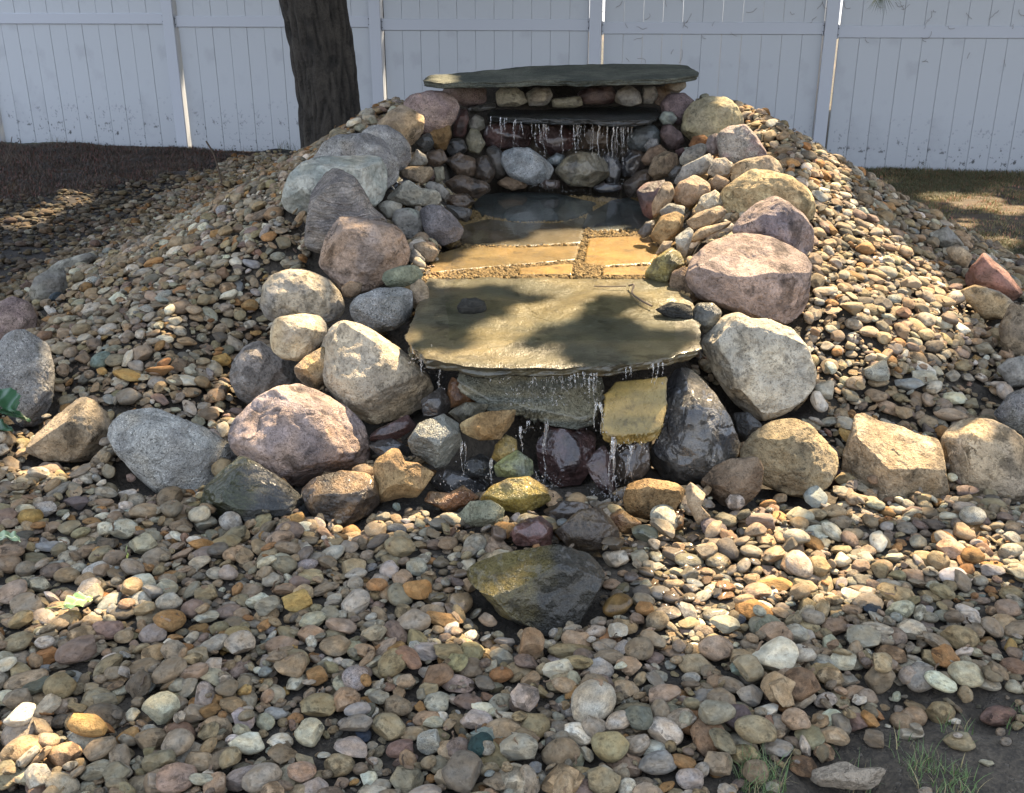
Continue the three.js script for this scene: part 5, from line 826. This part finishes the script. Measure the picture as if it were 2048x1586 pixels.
// ------------------------------------------------------------------ water
{
  const film = new THREE.MeshPhysicalMaterial({ color: new THREE.Color().setRGB(.96, .97, .95), transmission: 1, thickness: 0, roughness: 0.03, ior: 1.33, bumpMap: TEX.ripple, bumpScale: 0.0022 }); film.name = 'water film';
  const pos = [], uv = [], idx = [], NX = 40, NZ = 90;
  for (let j = 0; j <= NZ; j++) for (let i = 0; i <= NX; i++) {
    const d = lerp(3.42, 6.12, j / NZ), half = d < 4.3 ? lerp(0.40, 0.50, sstep(d, 3.3, 4.2)) : lerp(0.50, 0.60, sstep(d, 4.3, 5.8)), x = AX(d) + (i / NX * 2 - 1) * half;
    pos.push(x, ST(d) + 0.0085 + (d > 5.7 ? 0.006 * fbm(x * 9, 0, d * 9, 2) : 0), -d); uv.push(x * 1.1, d * 0.8);
  }
  for (let j = 0; j < NZ; j++) for (let i = 0; i < NX; i++) { const a = j * (NX + 1) + i; idx.push(a, a + 1, a + NX + 1, a + 1, a + NX + 2, a + NX + 1); }
  const g = new THREE.BufferGeometry(); g.setAttribute('position', new THREE.Float32BufferAttribute(pos, 3)); g.setAttribute('uv', new THREE.Float32BufferAttribute(uv, 2)); g.setIndex(idx); g.computeVertexNormals();
  tag(named('stream_water', g, film), 'shallow clear water sliding over the flagstones', undefined, undefined, 'structure');
  const splash = new THREE.MeshPhysicalMaterial({ color: 0xffffff, transmission: 0.96, thickness: 0.01, roughness: 0.03, ior: 1.33, specularIntensity: 1 }); splash.name = 'falling water';
  const bead = sphere(2); bead.computeVertexNormals();
  function fall(name, label, streams, seed, extra) {
    const rnd = rngOf(seed), strands = [], drops = [];
    for (const [px, y0, y1, d, w, thin] of streams) {
      const A = at(px, y0, d), B = at(px, y1, d), L = A.y - B.y, ropes = w > .035 ? 3 : 2;
      for (let n = 0; n < ropes; n++) {                                        // ropes of water that thin out and break
        const end = n ? 0.45 + rnd() * 0.5 : 1, pts = [], sx = (rnd() - .5) * w * 0.9, ph = rnd() * 9;
        for (let k = 0; k <= 14; k++) { const u = end * k / 14; pts.push(V(A.x + sx * (0.6 + 0.7 * u) + 0.004 * Math.sin(u * L * 40 + ph) + (rnd() - .5) * 0.003, A.y - L * u, A.z + 0.02 + 0.05 * Math.sqrt(u * L) + 0.003 * Math.cos(u * L * 31 + ph))); }
        const c = new THREE.CatmullRomCurve3(pts), N = 70, g = new THREE.TubeGeometry(c, N, 1, 6), q = g.attributes.position;
        for (let i = 0; i < q.count; i++) { const k = Math.floor(i / 7) / N, m = c.getPointAt(k), neck = 0.25 + 1.5 * Math.abs(noise(k * L * 38 + px, ph, seed)), r = (thin ? 0.0024 : 0.0018) * (1 - 0.45 * k * (n ? 1 : .6)) * lerp(1.1, neck, sstep(k, 0.05, 0.5)) * (k > .985 ? .05 : 1) * lerp(.35, 1, sstep(k, 0, .08)); q.setXYZ(i, m.x + (q.getX(i) - m.x) * r * (1.5 - k * .5), m.y + (q.getY(i) - m.y) * r, m.z + (q.getZ(i) - m.z) * r); }
        g.computeVertexNormals(); strands.push(g);
      }
      const nd = Math.round(L * 85 * (w / 0.02) ** 0.5);
      for (let k = 0; k < nd; k++) { const u = Math.pow(rnd(), 0.7) * 1.0, r = 0.0011 + 0.0026 * rnd() * rnd(); drops.push([A.x + (rnd() - .5) * w * (1 + u), A.y - L * u, A.z + 0.02 + 0.05 * Math.sqrt(u * L) + (rnd() - .5) * 0.03, r]); }
    }
    for (const [px, py, d, spread, n] of extra) { const P = at(px, py, d); for (let k = 0; k < n; k++) drops.push([P.x + (rnd() - .5) * spread, P.y + rnd() * rnd() * spread * .5, P.z + (rnd() - .5) * spread * .6, 0.0010 + 0.0022 * rnd() * rnd()]); }
    const w = new THREE.Group(); w.name = name; const c = at(streams[0][0], streams[0][1], streams[0][3]); w.position.copy(c);
    const rope = mergeGeometries(strands); rope.deleteAttribute('uv'); rope.translate(-c.x, -c.y, -c.z); named('water_strand', rope, splash, w).userData.kind = 'stuff';
    const im = new THREE.InstancedMesh(bead, splash, drops.length); drops.forEach(([x, y, z, r], i) => im.setMatrixAt(i, tmpM.compose(V(x - c.x, y - c.y, z - c.z), new THREE.Quaternion(), V(r, r * (1 + 0.8 * rnd()), r)))); im.name = 'water_drop'; im.userData.kind = 'stuff'; w.add(im);
    tag(w, label, 'waterfall');
  }
  const U = 6.02;
  fall('upper_waterfall', 'thin upper waterfall dripping from the dark ledge into the pool', [[980, 232, 256, U, .02], [1002, 233, 298, U, .03], [1012, 234, 262, U, .03], [1031, 235, 294, U, .025], [1043, 235, 270, U, .02], [1068, 235, 292, U, .03], [1081, 236, 312, U, .05], [1090, 236, 285, U, .04], [1098, 236, 262, U, .02], [1122, 236, 308, U, .02], [1146, 237, 302, U, .03], [1154, 237, 315, U, .05], [1160, 238, 300, U, .03], [1171, 238, 272, U, .02], [1184, 238, 312, U, .025], [1198, 239, 355, U, .02], [1211, 240, 322, U, .03], [1228, 240, 345, U, .04], [1238, 240, 340, U, .06], [1245, 240, 335, U, .06], [1252, 240, 306, U, .03], [1262, 238, 275, U, .02]], 31, [[1075, 372, 5.95, .14, 90], [1235, 372, 5.95, .2, 90], [1130, 385, 5.9, .3, 60]]);
  fall('lower_waterfall', 'lower waterfall spilling from the front flagstone over the cascade stones', [[838, 706, 730, 3.36, .03], [846, 708, 745, 3.36, .03], [880, 722, 770, 3.3, .02], [985, 735, 758, 3.24, .02], [1010, 737, 762, 3.24, .02], [1072, 737, 775, 3.23, .03], [1100, 737, 778, 3.23, .05], [1122, 737, 770, 3.23, .04], [1140, 737, 768, 3.23, .02], [1152, 737, 772, 3.23, .02], [1165, 737, 768, 3.23, .02], [1180, 735, 792, 3.23, .05], [1187, 735, 800, 3.23, .04], [1256, 728, 752, 3.25, .02], [1300, 722, 760, 3.26, .02], [1318, 720, 765, 3.26, .03], [927, 878, 948, 3.08, .015], [980, 912, 970, 3.05, .02], [1040, 848, 895, 3.1, .03], [1088, 838, 968, 3.12, .035, .95], [1056, 836, 862, 3.12, .03], [1196, 800, 860, 3.16, .05, .9], [1222, 868, 1000, 3.06, .045, .95], [1228, 870, 1005, 3.06, .04, .9], [1254, 905, 966, 3.06, .03], [1262, 885, 920, 3.06, .03]], 57, [[1075, 800, 3.2, .22, 160], [1090, 970, 3.02, .12, 70], [1222, 1000, 3.0, .16, 110], [1262, 900, 3.05, .1, 40], [930, 985, 2.98, .2, 60], [850, 720, 3.35, .12, 50]]);
}
// ------------------------------------------------------------------ small things
const plain = (r, g, b, rough = .9) => { const m = new THREE.MeshStandardMaterial({ color: new THREE.Color().setRGB(r, g, b), roughness: rough, side: THREE.DoubleSide }); m.name = 'plain'; return m; };
function stick(name, label, pts, r, m, o) { const c = pts[0].clone(), g = new THREE.TubeGeometry(new THREE.CatmullRomCurve3(pts.map((p) => p.clone().sub(c))), 30, r, 7); const t = named(name, g, m); t.position.copy(c); tag(t, label, name.replace('_', ' ')); return t; }
const bedAt = (px, py, lift = 0) => { const r = rayOf(px, py); r.multiplyScalar(1 / -r.z); let d = 4; for (let k = 0; k < 30; k++) d = (ST(d) + lift - EYE) / r.y; return V(r.x * d, EYE + r.y * d, -d); };
{
  const wood = plain(.07, .05, .035);
  stick('twig', 'thin curved dark twig lying in the water at the right of the front flagstone', [bedAt(1258, 571, .014), bedAt(1268, 570, .03), bedAt(1264, 584, .012), bedAt(1278, 598, .014), bedAt(1304, 612, .014)], .004, wood);
  stick('twig', 'straight thin twig lying left of the curved one on the front flagstone', [bedAt(1188, 572, .012), bedAt(1215, 573, .014), bedAt(1252, 572, .014)], .0025, wood);
  const base = hitLand(455, 345), top = at(412, 282, 9.2); stick('thin_stick', 'thin dark stick standing in the pebbles in front of the fence, left', [V(base.x, 0, -9.2).setX(at(440, 330, 9.2).x).setY(0.1), at(428, 310, 9.2), top], .008, wood);
  const black = plain(.012, .012, .013, .35);
  const hp = [at(768, 402, 5.32), at(776, 388, 5.3), at(790, 374, 5.32), at(806, 364, 5.36), at(826, 362, 5.42)], hose = new THREE.Group(); hose.name = 'black_hose'; hose.position.copy(hp[0]);
  const hc = new THREE.CatmullRomCurve3(hp.map((p) => p.clone().sub(hp[0]))); named('tube', new THREE.TubeGeometry(hc, 40, .022, 12), black, hose);
  const band = new THREE.TorusGeometry(.0235, .004, 6, 16); for (const t of [.18, .36, .5]) { const b = named('clamp_ring', band, plain(.35, .35, .34, .4), hose); b.position.copy(hc.getPointAt(t)); b.quaternion.setFromUnitVectors(V(0, 0, 1), hc.getTangentAt(t)); }
  tag(hose, 'black hose coming out between the grey green boulder and the whitish stone', 'hose');
}
function leaf(name, label, P, L, W, yaw, pitch, color, roll = 0, kinks = 0.25) {
  const pos = [], idx = [], N = 14, M = 6;
  for (let i = 0; i <= N; i++) for (let j = -M; j <= M; j++) { const t = i / N, w = Math.pow(Math.sin(Math.PI * Math.pow(t, 0.8)), 0.85) * (1 + 0.10 * Math.sin(t * 42) * Math.abs(j / M)) * W / 2, s = j / M; pos.push(s * w, kinks * Math.abs(s) * w + 0.18 * L * Math.sin(t * 2.4) * t + 0.006 * Math.sin(t * 17 + s * 4), (t - 0.5) * L); }
  for (let i = 0; i < N; i++) for (let j = 0; j < 2 * M; j++) { const a = i * (2 * M + 1) + j; idx.push(a, a + 1, a + 2 * M + 1, a + 1, a + 2 * M + 2, a + 2 * M + 1); }
  const g = new THREE.BufferGeometry(); g.setAttribute('position', new THREE.Float32BufferAttribute(pos, 3)); g.setIndex(idx); g.computeVertexNormals();
  const l = new THREE.Group(); l.name = name; l.position.copy(P); l.rotation.set(pitch, yaw, roll, 'YXZ');
  const m = new THREE.MeshPhysicalMaterial({ color: new THREE.Color().setRGB(...color), roughness: .55, transmission: .25, thickness: 0, side: THREE.DoubleSide }); m.name = 'leaf blade'; named('blade', g, m, l);
  const rib = new THREE.TubeGeometry(new THREE.CatmullRomCurve3([0, .15, .3, .5, .7, .85, 1].map((t) => V(0, 0.18 * L * Math.sin(t * 2.4) * t + 0.006 * Math.sin(t * 17) + .001, (t - 0.5) * L)).concat()), 16, .0018, 5); named('midrib', rib, plain(Math.min(.6, color[0] * 2.2 + .03), Math.min(.6, color[1] * 1.7 + .03), color[2] * 1.8 + .02), l);
  named('stalk', new THREE.TubeGeometry(new THREE.CatmullRomCurve3([V(0, 0, -L / 2), V(.004, -.004, -L / 2 - .02), V(.01, -.008, -L / 2 - .045)]), 8, .0017, 5), plain(.2, .22, .09), l);
  tag(l, label, 'leaf'); return l;
}
{
  const on = (px, py, up = .055) => { const P = hitLand(px, py, up); const k = Math.round((P.z - GZ0) / CELL) * GW + Math.round((P.x - GX0) / CELL); P.y = Math.max(P.y, grid[k] + .006); return P; };
  leaf('fallen_leaf', 'pale green fallen leaf lying on the pebbles at the lower left', on(156, 1207), .075, .062, 2.3, .25, [.30, .42, .16], .1);
  leaf('fallen_leaf', 'pale green leaf cut by the left edge, lying on the pebbles', on(14, 1084), .11, .05, 1.2, .1, [.22, .30, .16]);
  leaf('fallen_leaf', 'tiny yellow green leaf among the pebbles near the blue grey stones', on(253, 1112), .02, .014, .5, .2, [.30, .36, .08]);
  const plant = new THREE.Group(); plant.name = 'broad_leaf_plant'; const c = hitLand(-40, 880); plant.position.copy(c);
  const dark = new THREE.MeshPhysicalMaterial({ color: new THREE.Color().setRGB(.025, .075, .03), roughness: .45, transmission: .15, thickness: 0, side: THREE.DoubleSide }); dark.name = 'dark leaf';
  [[8, 805, .15, .11, .9, .5], [25, 835, .12, .07, 2.1, .7], [-20, 860, .16, .10, 1.6, .3]].forEach(([px, py, L, W, yaw, pitch]) => {
    const tip = at(px, py, -c.z - .02), tmp = leaf('temporary', 'x', tip.clone().sub(c), L, W, yaw, pitch, [.03, .08, .03]); scene.remove(tmp); const b = tmp.children[0]; b.material = dark; b.name = 'leaf'; b.position.copy(tmp.position); b.rotation.copy(tmp.rotation); plant.add(b);
  });
  named('stem', new THREE.TubeGeometry(new THREE.CatmullRomCurve3([V(0, -.02, 0), V(.01, .06, .01), at(0, 815, -c.z - .02).sub(c)]), 12, .004, 6), plain(.05, .07, .03), plant);
  tag(plant, 'dark green broad leaved plant poking in at the left edge', 'plant');
}
{ // dry bits of leaf and bark between the stones
  const rnd = rngOf(808), g = new THREE.PlaneGeometry(.022, .010, 4, 2), q = g.attributes.position; for (let i = 0; i < q.count; i++) q.setZ(i, .003 * Math.sin(q.getX(i) * 260) + .002 * Math.cos(q.getY(i) * 500)); g.computeVertexNormals();
  const list = []; while (list.length < 1500) { const x = -3.5 + rnd() * 7, z = -1.3 - rnd() * 7, k = Math.round((z - GZ0) / CELL) * GW + Math.round((x - GX0) / CELL); if (taken[k] === 1 || pebbly(x, z) < .5) continue; list.push([x, grid[k] + .003, z, rnd()]); }
  const im = new THREE.InstancedMesh(g, plain(1, 1, 1), list.length), c = new THREE.Color(); list.forEach(([x, y, z, r], i) => { im.setMatrixAt(i, tmpM.compose(V(x, y, z), new THREE.Quaternion().setFromEuler(new THREE.Euler(-1.57 + (r * 37 % 1 - .5), r * 40, r * 17 % 1 - .5)), V(.5 + r, .4 + (r * 13 % 1), 1))); const v = .4 + (r * 91 % 1); im.setColorAt(i, c.setRGB(.13 * v, .085 * v, .05 * v)); }); im.name = 'leaf_litter';
  tag(im, 'small dry bits of leaf and bark scattered over the pebbles', 'litter', undefined, 'stuff');
}
{ // dry stems in the mulch by the left edge
  const wood = plain(.05, .035, .025), list = [], rnd = rngOf(66), c = hitLand(18, 330); for (let k = 0; k < 9; k++) { const b = V((rnd() - .5) * .3, -.03, (rnd() - .5) * .3), t = b.clone().add(V((rnd() - .5) * .45, .12 + rnd() * .22, (rnd() - .5) * .2)); list.push(new THREE.TubeGeometry(new THREE.CatmullRomCurve3([b, b.clone().lerp(t, .5).add(V(.02, .02, 0)), t]), 8, .004, 5)); }
  const m = named('dry_stems', mergeGeometries(list), wood); m.position.copy(c); tag(m, 'few dry bent stems sticking out of the mulch at the left edge', 'dry stems');
}
// grass
function blades(n, rnd, spread, height, wide) {
  const pos = [], idx = [], col = [];
  for (let k = 0; k < n; k++) {
    const a = rnd() * 6.28, r = Math.sqrt(rnd()) * spread, x = Math.cos(a) * r, z = Math.sin(a) * r, h = height * (0.45 + 0.7 * rnd()), la = rnd() * 6.28, lean = h * (0.15 + 0.75 * rnd()), w = wide * (.6 + .6 * rnd()), px = -Math.sin(la) * w, pz = Math.cos(la) * w, i = pos.length / 3, v = .7 + .6 * rnd(), dry = rnd() < .2;
    for (let s = 0; s <= 3; s++) { const t = s / 3, q = 1 - t * .92; const bx = x + Math.cos(la) * lean * t * t, bz = z + Math.sin(la) * lean * t * t, by = h * t * (1 - .25 * t * (lean / h)); pos.push(bx - px * q, by, bz - pz * q, bx + px * q, by, bz + pz * q); for (let m = 0; m < 2; m++) col.push(...(dry ? [.26 * v, .21 * v, .10 * v] : [.085 * v, .14 * v, .04 * v])); }
    for (let s = 0; s < 3; s++) { const b = i + s * 2; idx.push(b, b + 1, b + 2, b + 1, b + 3, b + 2); }
  }
  const g = new THREE.BufferGeometry(); g.setAttribute('position', new THREE.Float32BufferAttribute(pos, 3)); g.setAttribute('color', new THREE.Float32BufferAttribute(col, 3)); g.setIndex(idx); g.computeVertexNormals(); return g;
}
{
  const grass = new THREE.MeshPhysicalMaterial({ vertexColors: true, roughness: .7, transmission: .2, thickness: 0, side: THREE.DoubleSide }); grass.name = 'grass';
  const rnd = rngOf(303);
  for (const [label, px, py, n, sp, h] of [
    ['bright green grass tuft left of the long flat stone in the soil', 1520, 1572, 190, .055, .065], ['grass tuft at the bottom edge right of the long flat stone', 1885, 1565, 170, .07, .05], ['sparse grass right of the long flat stone in the bare soil', 1830, 1520, 40, .06, .05], ['thin grass beside the stones at the right edge of the soil', 2035, 1455, 40, .05, .05], ['dark thin grass tuft between pebbles at the lower left', 125, 1562, 50, .04, .045], ['thin grass beside the brown stone at the edge of the soil', 1915, 1478, 30, .05, .05], ['few grass blades in front of the long flat stone', 1705, 1580, 22, .06, .07]]) {
    const P = hitLand(px, py), m = named('grass_tuft', blades(n, rnd, sp, h, .0016), grass); m.position.copy(P); tag(m, label, 'grass tuft');
  }
  // worn lawn at the right, thin tufts along the fence, needles and straw on the mulch
  const tuft = [0, 1, 2].map((k) => blades(26, rngOf(500 + k), .07, .035, .0022)), straw = blades(20, rngOf(510), .09, .018, .002);
  const lawn = new THREE.Group(); lawn.name = 'lawn_grass'; const bins = [[], [], []];
  for (let n = 0; n < 26000; n++) {
    const z = -4 - rnd() * 8, x = 1.5 + rnd() * 6; if (z < FENCE(x) + 0.03 || land(x, z) > 0.03) continue;
    const near = FENCE(x) + 0.5 - z, g = fbm(x * .9, 2, z * .9, 4) + 0.25 * sstep(-z, 8.5, 10.8); if (near < 0 && g < -0.03 && rnd() < .85) continue;
    const s = (near > 0 ? 1.6 : 1) * (.6 + .8 * rnd()); bins[n % 3].push([x, z, s, rnd() * 6.3, g > 0.05 || near > 0 ? 0 : 1]);
  }
  const c = new THREE.Color();
  bins.forEach((list, k) => { const im = new THREE.InstancedMesh(tuft[k], grass, list.length); list.forEach(([x, z, s, r, dry], i) => { im.setMatrixAt(i, tmpM.compose(V(x, land(x, z), z), new THREE.Quaternion().setFromAxisAngle(up, r), V(s, s * .8, s))); const v = .6 + .4 * ((i * 7) % 10) / 10; im.setColorAt(i, dry ? c.setRGB(2.3 * v, 1.25 * v, 1.7 * v) : c.setRGB(v * .95, v * .58, v * .62)); }); im.name = 'grass'; im.userData.kind = 'stuff'; lawn.add(im); });
  tag(lawn, 'short worn grass of the lawn between the mound and the fence', 'grass', undefined, 'stuff');
  const litter = [];
  for (let n = 0; n < 16000; n++) { const z = -6.5 - rnd() * 5.6, x = -7 + rnd() * 5; if (z < FENCE(x) + .02) continue; const [px, py] = pixelOf(V(x, 0, z)); if (py > inLine(px, MULCH_EDGE) + 8 || px > 520) continue; litter.push([x, z, .9 + rnd() * 1.5, rnd() * 6.3]); }
  const im = new THREE.InstancedMesh(straw, grass, litter.length); litter.forEach(([x, z, s, r], i) => { im.setMatrixAt(i, tmpM.compose(V(x, land(x, z) - .004, z), new THREE.Quaternion().setFromAxisAngle(up, r), V(s, s, s))); im.setColorAt(i, c.setRGB(.55, .20, .30).multiplyScalar(.4 + .9 * ((i * 7) % 10) / 10)); }); im.name = 'mulch_litter';
  tag(im, 'dark needle mulch along the left part of the fence', 'mulch', undefined, 'stuff');
  const weeds = [];
  for (let n = 0; n < 70; n++) { const x = -5.5 + rnd() * 12; weeds.push([x, FENCE(x) + .05 + rnd() * .06, .6 + rnd() * 1.3, rnd() * 6.3]); }
  const wg = blades(9, rngOf(520), .04, .09, .0014), wi = new THREE.InstancedMesh(wg, grass, weeds.length); weeds.forEach(([x, z, s, r], i) => { wi.setMatrixAt(i, tmpM.compose(V(x, land(x, z), z), new THREE.Quaternion().setFromAxisAngle(up, r), V(s, s, s))); wi.setColorAt(i, c.setRGB(.8, .6, .7)); }); wi.name = 'fence_weeds';
  tag(wi, 'thin weeds growing up along the foot of the fence', 'weeds', undefined, 'stuff');
}
renderer.render(scene, camera);
